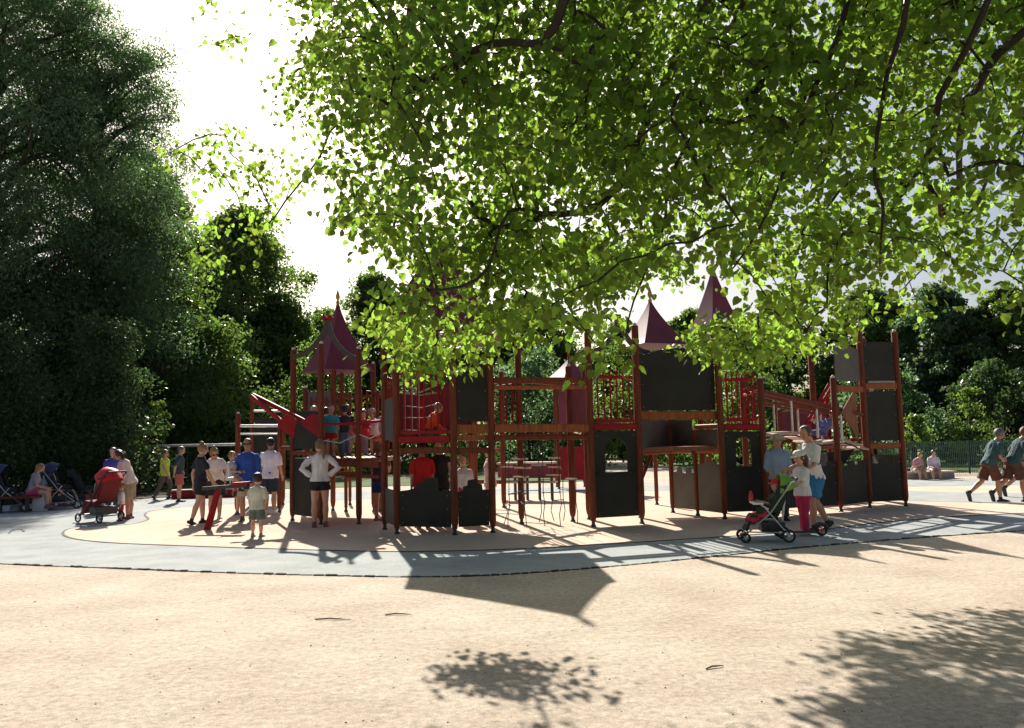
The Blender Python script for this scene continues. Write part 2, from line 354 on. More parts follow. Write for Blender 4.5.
def tree(x, y, h, w, label, mat_, nclump, per, size, base=.12, seed=0, shape='oval', group='trees around the playground', name='tree', bark=None, prof=None, lean=0, cr=.15, cut=None):
    g = random.Random(seed); bark = bark or BARK
    t = empty(name, (x, y, 0), label, 'tree', group)
    mb = MB(); r = h*.018+.06
    tr = [(x+lean*z/h+.15*math.sin(z*.4+seed), y+.12*math.cos(z*.5+seed), z) for z in [0, .25, .8]+[h*k/9 for k in range(1, 9)]]
    mb.tube(tr, [r*1.7, r*1.25, r*1.05]+[r*(1-k/9.5) for k in range(1, 9)], 10)
    cs, rs = [], []
    for i in range(nclump):
        u = g.random()**.85; z = h*(base+(1-base)*u)
        wr = prof(u) if prof else (math.sin(math.pi*min(1, max(.0, .12+.88*u)))**.6)
        a = g.random()*6.283; rr_ = (g.random()**.45)*wr*w/2*(.82+.3*noise.noise(Vector((a*1.3, u*5, seed))))
        c = (x+lean*u+rr_*math.cos(a), y+rr_*math.sin(a), z)
        cs.append(c); k = h*cr*g.uniform(.45, 1.1)*(1-.35*u); rs.append((k, k, k*.62))
    for j in range(0, len(cs), 5):
        c = cs[j]; zb = max(h*.08, c[2]-.55*math.hypot(c[0]-x, c[1]-y)-.3); zb = min(zb, h*.85)
        limbs(mb, (x+lean*zb/h, y, zb), [c], r*.42*(1-.6*zb/h), seed+j)
    mb.build('trunk', bark, t)
    leafcloud('crown', mat_, cs, rs, per, size, t, shape, .35, seed+5)
    return t
LF_DARK = leafmat('dark_leaf', (.05, .09, .027), (.18, .30, .045), .46)
LF_DEEP = leafmat('deep_leaf', (.03, .055, .022), (.09, .16, .04), .4)
LF_MID = leafmat('mid_leaf', (.05, .092, .026), (.18, .30, .045), .46)
LF_BLUE = leafmat('bluish_leaf', (.05, .092, .05), (.17, .30, .10), .46)
LF_LIGHT = leafmat('light_leaf', (.06, .11, .025), (.22, .34, .045), .48)
# tall soft tree on the left
def pleft(u): return (1.0-.05*u) if u < .5 else (.975-.55*(u-.5)**1.2*1.6)
def X(px, Y): return (px-512)/FPX*Y
tree(X(-30, 33), 33.5, 24, 14.5, 'very tall dark tree with fine drooping leaves filling the left edge', LF_BLUE, 900, 215, .19, .02, 3, 'slim', None, prof=pleft, cr=.075)
tree(X(78, 36), 37, 21.5, 10.2, 'tall dark feathery tree just right of the tallest left tree', LF_BLUE, 600, 215, .19, .02, 4, 'slim', None, prof=pleft, cr=.085)
tree(X(128, 42), 43, 17.5, 8.5, 'lower dark tree filling the space behind the man in the yellow vest', LF_DARK, 380, 190, .2, .02, 41, cr=.10)
tree(X(192, 52), 52, 15, 8, 'dark tree filling the gap between the large left tree and the rounded one', LF_DARK, 260, 170, .24, .02, 42, cr=.12)
tree(X(292, 62), 58, 12.5, 8, 'dark tree right of the rounded one, behind the left ladder', LF_DARK, 220, 160, .26, .02, 43, cr=.12)
tree(X(238, 60), 60, 19.5, 13, 'rounded broad dark green tree behind the ladder end of the playground', LF_MID, 340, 190, .27, .03, 5, cr=.13)
tree(X(325, 66), 66, 12.5, 9, 'mid green low tree seen left of the small maroon roof', LF_MID, 200, 150, .28, .03, 6, cr=.13)
tree(X(372, 62), 63, 15, 8, 'dark tree whose crown rises behind the small maroon tent roof', LF_DARK, 240, 160, .27, .03, 7, cr=.12)
tree(X(440, 66), 67, 14, 9, 'dark tree hidden behind the bright hanging leaf cluster', LF_DARK, 200, 150, .3, .03, 8, cr=.13)
tree(X(530, 58), 60, 12.5, 9.5, 'mid green tree seen through the open rail bridge', LF_MID, 240, 170, .27, .02, 9, cr=.13)
tree(X(620, 66), 66, 11, 9, 'dark tree behind the window tower in the middle', LF_DARK, 180, 150, .28, .03, 10, cr=.13)
tree(X(700, 62), 64, 11.5, 9, 'mid green tree behind the large curved panel', LF_MID, 180, 150, .28, .03, 11, cr=.13)
tree(X(790, 60), 61, 12, 9, 'dark tree behind the sloping plank bridge', LF_DARK, 180, 150, .28, .03, 12, cr=.13)
tree(X(880, 56), 57, 12, 9, 'dark tree standing right behind the tall end tower', LF_DARK, 220, 160, .27, .03, 13, cr=.13)
tree(X(950, 50), 51, 10.8, 8, 'bluish green round tree above the stone bench', LF_BLUE, 240, 170, .23, .03, 14, cr=.12)
tree(X(1020, 48), 49, 10.2, 8, 'dark green tree behind the jogging men', LF_DARK, 220, 160, .23, .03, 15, cr=.12)
tree(X(1110, 50), 50, 12, 9, 'dark tree at the far right edge of the wood', LF_DARK, 180, 150, .26, .03, 16, cr=.13)
# understorey shrubs
SH = [(-22, 26.5, 2.9, 5), (-17.6, 26.8, 3.3, 4.6), (-14.6, 28.8, 3.6, 3.6), (-30, 27, 4, 7), (-21, 30, 5, 6), (-15.5, 41, 4.5, 7), (-19, 34, 5, 6), (-11, 45, 4.2, 7), (-5, 46, 4, 7), (1, 47, 4, 7), (7, 46, 4, 7), (13, 46, 4, 7), (19, 42, 4.5, 7), (24.5, 41, 4.5, 7), (30, 42, 5, 8), (38, 42, 6, 9), (-16.5, 47, 5, 8), (-24, 44, 6, 9)]
SL = ['dark shrub directly behind the woman seated on the far left', 'dark shrub behind the navy pushchair on the left', 'dark shrub behind the woman with the red pushchair', 'dark shrub cut by the left edge of the photo', 'taller dark shrub under the tallest left tree', 'dark shrub behind the man in the yellow vest', 'dark shrub under the feathery left tree', 'dark shrub behind the swing frame', 'dark shrub behind the ladder of the small tower', 'dark shrub behind the tower with children on its deck', 'dark shrub seen under the rail bridge', 'dark shrub behind the window tower', 'dark shrub behind the plank bridge', 'dark shrub behind the seated pair on the right', 'dark shrub behind the runners on the right', 'dark shrub at the far right edge', 'dark shrub far back between the left trees', 'dark shrub far back on the left']
for i, (x, y, h, w) in enumerate(SH):
    g = random.Random(100+i); h *= 1.45 if x < 15 else .95; t = empty('shrub', (x, y, 0), SL[i], 'shrub', 'dark shrubs along the edge of the wood')
    cs = []
    for _ in range(80):
        u_ = g.random()**1.25; a_ = g.random()*6.283; r_ = g.random()**.5*w*.62*(1-.72*u_)*(1+.5*noise.noise(Vector((a_, u_*4, i)))); cs.append((x+r_*math.cos(a_), y+r_*math.sin(a_)*.6, h*(.04+1.15*u_)))
    mb = MB(); limbs(mb, (x, y, 0), cs[::7], .05, i)
    mb.build('stem', BARK, t); leafcloud('foliage', (LF_DEEP if x > 15 or y < 31 else LF_DARK) if i % 3 else LF_BLUE, cs, [(h*.16, h*.16, h*.11)]*len(cs), 130 if y < 32 else 110, .13 if y < 32 else .22, t, 'oval', .3, 200+i)
# sunlit young saplings
for i, (x, y, h, w, lb) in enumerate([(X(152, 31), 31.5, 3.4, 1.6, 'bright green sapling left of the swing frame'), (X(918, 34), 34.5, 2.4, 1.5, 'bright green bush behind the seated pair'), (X(975, 36), 36.5, 3.6, 2.0, 'sunlit green sapling behind the fence near the runners')]):
    tree(x, y, h, w, lb, LF_LIGHT, 26, 70, .13, .15, 60+i, name='sapling', group='sunlit saplings', cr=.16)
# ------------------------------------------------------------------ overhanging linden
GRID = np.array([
 [0,0,.0,1.0,2,7.5,9,9,9,9,9,9,9,9,9,8,8],
 [0,0,.0,.4,1.4,7,9,9,9,9,9,9,9,8,8,7,7],
 [0,0,.0,.1,1.2,6.5,9,9,9,9,9,9,9,8,8,7,7],
 [0,0,0,.0,.6,6.5,8,9,9,9,9,9,8,8,7,4,5],
 [0,0,0,1.8,3.5,3.6,7,8,8,8,8,8,8,8,6,2.5,4],
 [0,0,.3,3,3.5,.2,6,9,7,7,5,6,7,8,8,5,6],
 [0,0,0,.4,0,0,8,9,8,5,3,4,6,8,6,3,4],
 [0,0,0,0,0,0,8,9.5,7,1.5,1,2.5,6,4,0,0,.6],
 [0,0,0,0,0,0,0,0,0,0,0,0,0,0,0,0,0]], float)
def dens(px, py):
    if px < 0: return 0
    u = min(px/64, 15.999); v = py/50
    if v < 0: v = 0
    if v >= 7.999: return 0
    i, j = int(u), int(v); u -= i; v -= j
    return (GRID[j, i]*(1-u)+GRID[j, i+1]*u)*(1-v)+(GRID[j+1, i]*(1-u)+GRID[j+1, i+1]*u)*v
def shade_ok(p):
    q = (p[0]+SHX*p[2], p[1]+SHY*p[2])
    if q[1] < 3.9: return True
    x, y = proj((q[0], q[1], 0))
    if x > 1100 or x < -60 or y > 745: return True
    if ((x-515)/62)**2+((y-680)/17)**2 < 1: return True
    e = 990-(x-760)*.0
    if y > 600 and x > 840 and noise.noise(Vector((x*.012, y*.02, 3.1))) > -.12-(x-860)*.002: return True
    return False
g = random.Random(21); CL = []
tries = 0
while len(CL) < 1800 and tries < 200000:
    tries += 1
    px = g.uniform(120, 1150); py = g.uniform(-330, 370)
    d = dens(min(px, 1024)-(14 if px < 500 else 0), py+34)/9
    if g.random() > d**1.15: continue
    t = max(0, min(1, py/400))
    if py < -60 and (g.random() < .35 or px < 330): continue  # unseen clusters above the frame, added to shade the upper visible crown
    if 285 < px < 388 and py > 243: continue
    if g.random() < .88 and (math.hypot(px-652, py-315) < 38 or math.hypot(px-718, py-292) < 27 or math.hypot(px-395, py-262) < 14): continue
    if px < 330: Y = g.uniform(8.3, 10.5)
    elif px < 545 and py > 190: Y = g.uniform(8.8, 10.8) if g.random() < .25 else g.uniform(5.9, 7.9)
    elif px > 690 and py > 200: Y = g.uniform(5.4, 10.5)
    else: Y = 5.2+g.random()*(3.4+2.*(1-t))
    p = at(px, py, Y)
    if not shade_ok(p): continue
    CL.append(p)
# extra clusters whose shade falls on the visible gravel
k = 0; tries = 0
while k < 140 and tries < 40000:
    tries += 1; h = g.uniform(2.2, 4.2 if k % 9 else 3.0)
    if k % 9 == 0: sx, sy = 515+g.gauss(0, 38)*(1 if k % 2 else .7), 679+g.gauss(0, 9)
    else: sx, sy = g.uniform(865, 1090), g.uniform(618, 730)
    if sx > 600 and noise.noise(Vector((sx*.012, sy*.02, 3.1))) < -.08-(sx-880)*.003: continue
    q = G(sx, sy); p = Vector((q.x-SHX*h, q.y-SHY*h, h)); x, y = proj(p)
    if dens(min(x, 1024), y+30) < 1.2 and x < 1040: continue
    if 600 < x < 760 and (g.random() < .7 or math.hypot(x-652, y-315) < 45 or math.hypot(x-718, y-290) < 36): continue
    CL.append(p); k += 1
TX, TY = 6.4, 3.2
lt = empty('linden_tree', (TX, TY, 0), 'large linden whose leafy branches hang over the foreground from above', 'tree')
nodes = []; par = []; 
def addpath(pts, parent_i=-1):
    for i, p in enumerate(pts):
        nodes.append(Vector(p)); par.append(parent_i if i == 0 else len(nodes)-2)
    return len(nodes)-1
addpath([Vector((TX, TY, z)) for z in (-.1, .4, 1.0, 1.8, 2.6, 3.3)]); trunk_top = 5
addpath([Vector((TX-.1, TY+.1, 4.1)), Vector((TX-.1, TY+.2, 5.0)), Vector((TX-.05, TY+.2, 6.2)), Vector((TX, TY+.3, 7.6)), Vector((TX, TY+.3, 9.2))], 5)
LR = {}
LIMB = [(6, [(950, -130, 4.8), (907, 0, 5.3), (884, 110, 5.6), (878, 180, 5.7), (880, 265, 6.0)]),
        (7, [(900, -260, 4.6), (845, -30, 5.5), (806, 110, 5.7), (765, 210, 5.9), (728, 285, 6.2)]),
        (7, [(1100, -160, 4.9), (985, 0, 5.2), (940, 105, 5.6), (905, 190, 6.6)]),
        (6, [(1150, -60, 5.0), (1030, 25, 5.4), (970, 95, 6.2), (940, 220, 8.6)]),
        (8, [(850, -520, 5.0), (740, -120, 6.6), (650, 120, 7.0), (595, 200, 6.4), (520, 218, 5.9), (462, 284, 5.9), (435, 305, 6.2)]),
        (8, [(800, -560, 4.8), (600, -160, 5.0), (545, 20, 5.2), (470, 60, 5.6), (410, 100, 6.2)]),
        (9, [(760, -700, 4.8), (500, -180, 6.2), (430, 30, 7.8), (350, 110, 8.9), (280, 215, 9.6), (235, 250, 9.9)]),
        (9, [(700, -600, 5.0), (450, -200, 6.6), (370, -30, 7.8), (280, 20, 8.8), (220, 40, 9.4)]),
        (6, [(1100, 60, 6.0), (990, 180, 8.2), (940, 260, 9.4), (880, 300, 9.6)]),
        (8, [(900, -300, 4.6), (760, -40, 5.6), (700, 120, 6.2), (660, 240, 6.6), (630, 330, 6.7)])]
for pi, l in LIMB:
    pts = [nodes[pi]]+[at(*q) for q in l]
    s_ = smooth(pts, 5)[1:]
    s_ = [p+Vector([noise.noise(p*1.7+Vector((k*9, 0, 0)))*.16 for k in range(3)]) for p in s_]
    a_ = len(nodes); addpath(s_, pi)
    for q_ in range(len(s_)): LR[a_+q_] = (.017 if l[-1][0] < 560 else .028)*(1-.8*q_/len(s_))
# back side of the crown so that the tree is whole from other positions
gb = random.Random(5)
for k in range(150):
    a = gb.uniform(-2.9, .35); r_ = gb.uniform(1.0, 5.5); CL.append(Vector((TX+r_*math.cos(a), TY+r_*math.sin(a)*.9, gb.uniform(3.6, 11)-.16*r_)))
# space-colonising twigs
NP = np.zeros((60000, 3)); nn = len(nodes)
NP[:nn] = np.array([tuple(p) for p in nodes])
CA = np.array([tuple(p) for p in CL]); dist = np.full(len(CA), 1e9); near = np.zeros(len(CA), int)
skip = 4
def upd(lo, hi):
    for i in range(lo, hi):
        if i < skip: continue
        d = np.linalg.norm(CA-NP[i], axis=1); m = d < dist; dist[m] = d[m]; near[m] = i
upd(0, nn); done = np.zeros(len(CA), bool); ends = []
for _ in range(len(CA)):
    dd = np.where(done, 1e9, dist); c = int(dd.argmin()); done[c] = True
    a = near[c]; p0 = Vector(NP[a]); p1 = Vector(CA[c]); L_ = (p1-p0).length; st = max(2, int(L_/.22)); lo = nn; prev = a
    for s in range(1, st+1):
        t = s/st; q = p0.lerp(p1, t)+Vector((0, 0, .10*L_*math.sin(math.pi*t)))+Vector([noise.noise(Vector((c*.7, t*3, k*5.)))*.05*L_*math.sin(math.pi*t) for k in range(3)])
        nodes.append(q); par.append(prev); NP[nn] = q; prev = nn; nn += 1
    upd(lo, nn); ends.append(nn-1)
limb_n = len(nodes) if False else 0
cnt = np.zeros(nn)
for e in ends: cnt[e] += 1
for i in range(nn-1, 0, -1):
    if par[i] >= 0: cnt[par[i]] += cnt[i]
rad = .0046*np.maximum(cnt, .6)**.41
for i_, r_ in LR.items(): rad[i_] = max(rad[i_], r_)
rad[:6] = np.maximum(rad[:6], [.42, .33, .29, .27, .26, .26])
mb = MB(); mbt = MB(); ch = {}
for i in range(nn): ch.setdefault(par[i], []).append(i)
started = []
stack = [0]; segs = []
while stack:
    s = stack.pop(); path = [s] if par[s] < 0 else [par[s], s]; cur = s
    while cur in ch:
        cs = sorted(ch[cur], key=lambda k: -cnt[k]); stack += cs[1:]; cur = cs[0]; path.append(cur)
    rr_ = [rad[i] for i in path]
    if len(path) > 1 and par[s] >= 0: rr_[0] = rad[path[1]]
    big = rr_[0] > .02
    (mb if (0 in path or par[s] < 6 and big) else mbt).tube([nodes[i] for i in path], rr_, 9 if rr_[0] > .05 else (6 if big else 4))
mb.build('trunk', BARKG, lt); mbt.build('branches', BARK, lt)
gL = np.random.default_rng(9)
# leaf sprays: along last part of every twig
EN = np.array([tuple(nodes[e]) for e in ends]); PR = np.array([tuple(nodes[par[e]]) for e in ends])
tw = unit(EN-PR); tw[:, 2] -= .35; tw = unit(tw)
per = 42; n = len(EN)*per; idx = np.repeat(np.arange(len(EN)), per)
spread = .225
off = gL.normal(size=(n, 3))*np.array([spread, spread, spread*.62])*.62
P = EN[idx]+off+tw[idx]*(gL.random(n)[:, None]*.25-.1)
D = gL.normal(size=(n, 3))*.55+unit(off)*.6; D[:, 2] -= .75
Nn = gL.normal(size=(n, 3))*.5+np.repeat(gL.normal(size=(len(EN), 3))*.35, per, axis=0); Nn[:, 2] += 1.0; Nn[:, 1] += .15
S = gL.uniform(.038, .088, n)
V, F = leaf_geo(P, D, Nn, S, 'heart')
LF_LIN = leafmat('linden_leaf', (.028, .055, .012), (.29, .45, .05), .53, .6, .5)
npmesh('foliage', V, F, LF_LIN, lt)
# ------------------------------------------------------------------ play castle
UP = Vector((0, 0, 1)); BOLT = mat('dull_bolt', (.2, .2, .19), .5, .1, metal=.5)
def post(par, p, top, r=.078, foot=0.0, m=None, cap=True, name='post'):
    r *= .78
    p = Vector((p[0], p[1], 0)); mb = MB()
    mb.cur = 1; mb.lathe(p, [(.05, foot-.02), (.05, foot+.03), (.032, foot+.05), (.032, foot+.13)], 10)
    mb.cur = 0; mb.lathe(p, [(.045, foot+.11), (r*.86, foot+.16), (r, foot+.22), (r, top-.02), (r*.9, top)], 14)
    mb.cur = 2 if cap else 0; mb.lathe(p, [(r*.62, top-.002), (r*.6, top+.035), (r*.3, top+.06)], 10)
    return mb.build(name, [m or WOOD, BLACKM, CAPM], par)
def rail(par, p0, p1, z0, z1=None, w=.07, h=.12, m=None, name='beam', inset=.06, off=0):
    z1 = z0 if z1 is None else z1; a = Vector((p0[0], p0[1], z0)); b = Vector((p1[0], p1[1], z1)); d = (b-a).normalized()
    s = Vector((-d.y, d.x, 0)).normalized()*off
    return MB().beam(a+d*inset+s, b-d*inset+s, w, h).build(name, m or WOOD, par)
def panel(par, p0, p1, prof, z0, t=.022, m=None, inset=.068, hole=None, name='panel', off=0.):
    """prof: list of (u 0..1, z) of the top edge left to right"""
    a = Vector((p0[0], p0[1], 0)); b = Vector((p1[0], p1[1], 0)); L_ = (b-a).length; d = (b-a)/L_
    a = a+d*inset+Vector((-d.y, d.x, 0))*off; w = L_-2*inset; mb = MB()
    if not hole:
        mb.prism([(0, z0), (w, z0)]+[(u*w, z) for u, z in reversed(prof)], a, d, UP, t)
    else:
        u0, u1, h0, h1 = hole; c = (u0+u1)/2*w; r = (u1-u0)/2*w; zt = h1-r
        arc = [(c+r*math.cos(math.pi*k/10), zt+r*math.sin(math.pi*k/10)) for k in range(11)]   # right to left
        top = [(u*w, z) for u, z in prof]; T0 = top[0][1]
        ztop = max(z for _, z in prof)
        mb.prism([(0, z0), (c, z0), (c, h0), (c-r, h0)]+list(reversed(arc))[0:6]+[(c, ztop), (0, ztop)], a, d, UP, t)
        mb.prism([(c, z0), (w, z0), (w, ztop), (c, ztop)]+list(reversed(arc))[5:11]+[(c+r, h0), (c, h0)], a, d, UP, t)
    mb.cur = 1; zl, zr = prof[0][1], prof[-1][1]; nb = Vector((d.y, -d.x, 0))*(t/2+.004)
    for u_, z_ in ((.06, z0+.07), (.94, z0+.07), (.06, zl-.08), (.94, zr-.08), (.06, (z0+zl)/2), (.94, (z0+zr)/2)):
        for s_ in (-1, 1): q = a+d*u_*w+UP*z_+nb*s_; mb.tube([q, q+nb*s_*.5], .010, 8)
    return mb.build(name, [m or PANEL, BOLT], par, smooth=False)
def bars(par, p0, p1, z0, z1, n, m=None, name='railing', r=.016, inset=.1, knob=True, off=0.):
    a = Vector((p0[0], p0[1], 0)); b = Vector((p1[0], p1[1], 0)); d = (b-a).normalized(); a = a+d*inset; b = b-d*inset; mb = MB()
    a = a+Vector((-d.y, d.x, 0))*off; b = b+Vector((-d.y, d.x, 0))*off
    mb.beam(a+UP*z0, b+UP*z0, .05, .07); mb.beam(a+UP*z1, b+UP*z1, .05, .06)
    for i in range(n):
        q = a.lerp(b, (i+.5)/n); mb.tube([q+UP*(z0+.02), q+UP*(z1+.09)], r, 8)
        if knob: mb.ball(q+UP*(z1+.11), .03, 8, 5)
    return mb.build(name, m or REDM, par)
def hexdeck(par, pts, z, t=.09, m=None):
    mb = MB(); P = [Vector((p[0], p[1], 0)) for p in pts]
    c = sum(P, Vector())/len(P); P = [c+(p-c)*.93 for p in P]
    mb.prism([(p.x, p.y) for p in P], (0, 0, z-t/2), (1, 0, 0), (0, 1, 0), t)
    return mb.build('deck', m or DECK, par, smooth=False)
def roof(par, c, z0, z1, w, rot=0., m=None, exp=1.7, flare=.16, n=4, gold=True, name='roof'):
    c = Vector((c[0], c[1], 0)); H = z1-z0; mb = MB(); rs = []
    for k in range(13):
        t = k/12; ww = w*((1-t)**exp*(1-flare)+(1-t)*flare)*1.0+.02
        if k == 0: ww = w*1.06
        rs.append([c+Vector((ww*1.414*math.cos(rot+math.pi/4+2*math.pi*j/n), ww*1.414*math.sin(rot+math.pi/4+2*math.pi*j/n), z0+H*t)) for j in range(n)])
    mb.rings(rs)
    rf = mb.build(name, m or ROOF, par)
    # seams along the hips
    f = MB(); f.lathe(c, [(.03, z1-.05), (.045, z1+.02), (.02, z1+.06), (.05, z1+.12), (.045, z1+.17), (.008, z1+.3)], 10); f.build('finial', GOLD if gold else REDM, rf)
    return rf
def swoop(par, apex, left, right, wd=.13, t=.05, m=None, cap=False):
    """two curved boards falling from an apex to two posts, with a round red cap"""
    mb = MB(); apex = Vector(apex)
    for e in (Vector(left), Vector(right)):
        d = e-apex; hd = Vector((d.x, d.y, 0)); pts = []
        for k in range(13):
            s = k/12; pts.append(apex+hd*(s**1.45)+UP*d.z*(1-(1-s)**1.75))
        nrm = hd.normalized().cross(UP)*t/2; rs = []
        for k, p in enumerate(pts):
            tg = (pts[min(k+1, 12)]-pts[max(k-1, 0)]).normalized(); s_ = tg.cross(nrm.normalized()).normalized()*wd/2
            rs.append([p+s_+nrm, p-s_+nrm, p-s_-nrm, p+s_-nrm])
        mb.rings(rs)
    g = mb.build('gable_board', m or CURVE, par)
    if not cap: return g
    c = MB(); hd = (Vector(right)-Vector(left)); hd.z = 0; q = hd.normalized().cross(UP)*.12
    for s in (-.07, .07): c.tube([apex+hd.normalized()*s+UP*.04-q*.6, apex+hd.normalized()*s+UP*.04+q*.6], .055, 12)
    c.build('ridge_cap', REDM, g)
castle = empty('play_castle', (1.6, 16, 0), 'long wooden play castle with charcoal battlement panels, red railings and maroon spires, filling the middle', 'playground')
K = castle
# ---- front left tower (hexagonal)
b0, b1, b2, b3 = G(385, 530), G(397, 534.5), G(455, 535.5), G(493, 533)
b4, b5, b6 = Vector((.12, 15.6, 0)), Vector((-.9, 16.9, 0)), Vector((-2.35, 16.2, 0))
for p in (b0, b1, b2, b3, b4, b5, b6): post(K, p, 3.62)
def zz(p, py): return zat(p, py)
dz = 1.72
hexdeck(K, [b0, b1, b2, b3, b4, b5, b6], dz)
rail(K, b1, b2, zz(b1, 440), m=REDM, h=.13, w=.09); rail(K, b1, b2, zz(b1, 451), h=.11); rail(K, b2, b3, zz(b2, 451), h=.1)
rail(K, b2, b3, zz(b2, 429), h=.16, m=WOOD_LIT)
bars(K, b1, b2, zz(b1, 433), zz(b1, 374), 7, r=.012)
panel(K, b2, b3, [(0, zz(b2, 361)), (.5, zz(b2, 356)), (1, zz(b2, 360))], zz(b2, 422))
panel(K, b0, b1, [(0, zz(b1, 398)), (1, zz(b1, 396))], zz(b1, 440), m=PANELG, inset=.05)
panel(K, b0, b1, [(0, zz(b1, 490)), (1, zz(b1, 490))], .15, m=PANELG, inset=.05)
zb = zz(b1, 491); zt = zz(b1, 480)
panel(K, b1, b2, [(0, zb), (.18, zb+.02), (.32, zb+.06), (.36, zb+.14), (.48, zb+.15), (.5, zt+.03), (.74, zt+.04), (.76, zb-.0), (.84, zb-.01), (.86, zb+.03), (1, zb)], .14)
panel(K, b2, b3, [(0, zb-.02), (.15, zb), (.17, zb+.07), (.3, zb+.08), (.32, zt-.02), (.62, zt), (.65, zt-.08), (.78, zt-.1), (.8, zb), (1, zb)], .14)
bars(K, b4, b5, 1.85, 2.7, 7); bars(K, b6, b0, 1.85, 2.75, 6); panel(K, b5, b6, [(0, 2.6), (1, 2.6)], 1.85, m=ROOF)
# net of pale ropes inside the cage
mb = MB(); q0 = b1.lerp(b2, .08)+Vector((0, .35, 0)); q1 = b1.lerp(b2, .6)+Vector((.1, .5, 0))
for k in range(4):
    z = 1.85+k*.22; mb.tube([q0+UP*z, q0.lerp(q1, .5)+UP*(z-.03+.02*math.sin(k*2)), q1+UP*(z+.02*math.sin(k))], .009, 5)
for k in range(3):
    q = q0.lerp(q1, (k+.3)/5); mb.tube([q+UP*1.75, q+UP*2.8], .007, 5)
mb.build('net', ROPEL, K)
mb = MB(); mb.tube([q0+UP*2.52, q0.lerp(q1, .5)+UP*2.53, q0.lerp(q1, 1.)+UP*2.66], .016, 6); mb.build('rope', ROPEL, K)
for s, p, r_ in ((0, b1.lerp(b2, .35)+Vector((0, .9, 0)), .075), (1, b1.lerp(b2, .62)+Vector((0, 1.2, 0)), .06)): post(K, p, 3.0, r_, dz-.02, m=REDM)
panel(K, b1.lerp(b2, .6)+Vector((0, 1.5, 0)), b2+Vector((0, 1.5, 0)), [(0, 2.75), (1, 2.75)], 1.78, m=ROOF)
# main spire over this tower, mostly behind the leaves
BC = Vector((-1.35, 15.2, 0))
rfB = roof(K, BC, 3.55, 5.6, 1.12, R(4), exp=1.08, flare=.12)
# ---- rail bridge with hanging net
c1, c2, c0 = G(593.5, 527), G(642, 524), G(573, 522)
for yy, h, m in ((380.5, .10, None), (387.5, .07, WOOD_LIT)): rail(K, b3, c1, zz(b3, yy), zz(c1, yy-.5), w=.08, h=h, m=m)
rail(K, b3, c1, zz(b3, 428), zz(c1, 428), w=.1, h=.15, m=WOOD_LIT); rail(K, b3, c1, zz(b3, 438), zz(c1, 437), w=.09, h=.09)
bk0, bk1 = Vector((.12, 15.6, 0)), c0+Vector((0, .9, 0))
rail(K, bk0, bk1, zz(bk0, 381), w=.08, h=.08); rail(K, bk0, bk1, zz(bk0, 437), w=.1, h=.12)
mb = MB(); f = lambda u, v: b3.lerp(c1, u)+Vector((0, .1+v*1.0, 0)); tz = zz(b3, 440)-.02; rn = random.Random(4)
cols = [(.17, 0), (.33, .0), (.5, .0), (.66, .0), (.84, .05), (.3, .8), (.47, .8), (.62, .8), (.74, .8), (.13, .8)]
H_ = {}
for i, (u, v) in enumerate(cols):
    p = f(u, v); pts = [p+UP*tz]; w_ = rn.uniform(-.05, .05)
    for k in range(1, 9):
        z = tz*(1-k/8)+.05; sw = .0 if z > .75 else (.75-z)*rn.uniform(-.07, .07); pts.append(p+Vector((sw+w_*(k/8), rn.uniform(-.02, .02), 0))+UP*z)
    mb.tube(pts, .008, 5); H_[i] = pts
for a, b, k in ((0, 1, 5), (1, 2, 4), (2, 3, 5), (5, 6, 5), (6, 7, 4), (0, 5, 5), (7, 8, 6), (2, 6, 6), (1, 5, 6), (3, 8, 3), (9, 5, 4), (9, 0, 6)):
    mb.tube([H_[a][k], H_[b][k]], .008, 5); mb.ball(H_[a][k], .018, 6, 5); mb.ball(H_[b][k], .018, 6, 5)
mb.build('climbing_net', ROPE, K)
for (x0, x1, py, Y) in ((500, 513, 467, 15.4), (514, 531, 468, 15.2), (531, 546, 465, 15.0), (548, 561, 467, 15.1), (513, 529, 477, 15.3), (546, 561, 475, 14.9), (512, 528, 459, 15.5), (548, 560, 458, 15.3), (565, 577, 479, 15.0)):
    a, b = at(x0, py, Y), at(x1, py, Y); MB().beam(a, b, .07, .03).build('step', PALEW, K)
# ---- window tower
c3, c4 = Vector((c2.x+.15, 16.3, 0)), Vector((c1.x+.05, 16.2, 0))
for p, t in ((c1, 3.9), (c2, 3.75), (c0, 3.05), (c3, 3.4), (c4, 3.4)): post(K, p, t, .085)
hexdeck(K, [c1, c2, c3, c4], 1.72)
rail(K, c1, c2, zz(c1, 427), m=REDM, h=.12, w=.09)
panel(K, c1, c2, [(0, zz(c1, 432)), (1, zz(c1, 432))], .16, hole=(.24, .78, zz(c1, 473), zz(c1, 439)))
mb = MB(); s0 = c1.lerp(c2, .1); d_ = (c2-c1).normalized(); mb.beam(s0+UP*zz(c1, 474)+Vector((0, -.03, 0)), c1.lerp(c2, .9)+UP*zz(c1, 474)+Vector((0, -.03, 0)), .03, .05); mb.build('window_sill', PANEL, K)
bars(K, c1, c2, zz(c1, 421), zz(c1, 377), 6, knob=True); bars(K, c4, c1, 1.85, 2.7, 5); bars(K, c2, c3, 1.85, 2.7, 5)
panel(K, c0, c1, [(0, zz(c0, 385)), (1, zz(c0, 385))], zz(c0, 428), m=ROOF, inset=.07)
rfC = roof(K, (X(653, 16.6), 16.6), 3.5, zat((0, 16.6), 304)-.0, .50, R(24), m=ROOF, exp=1.25, flare=.1)
swoop(K, (c2.x-.25, 15.7, 4.05), (c1.x+.1, 15.5, 3.3), (c2.x+.35, 15.9, 3.3), wd=.1)
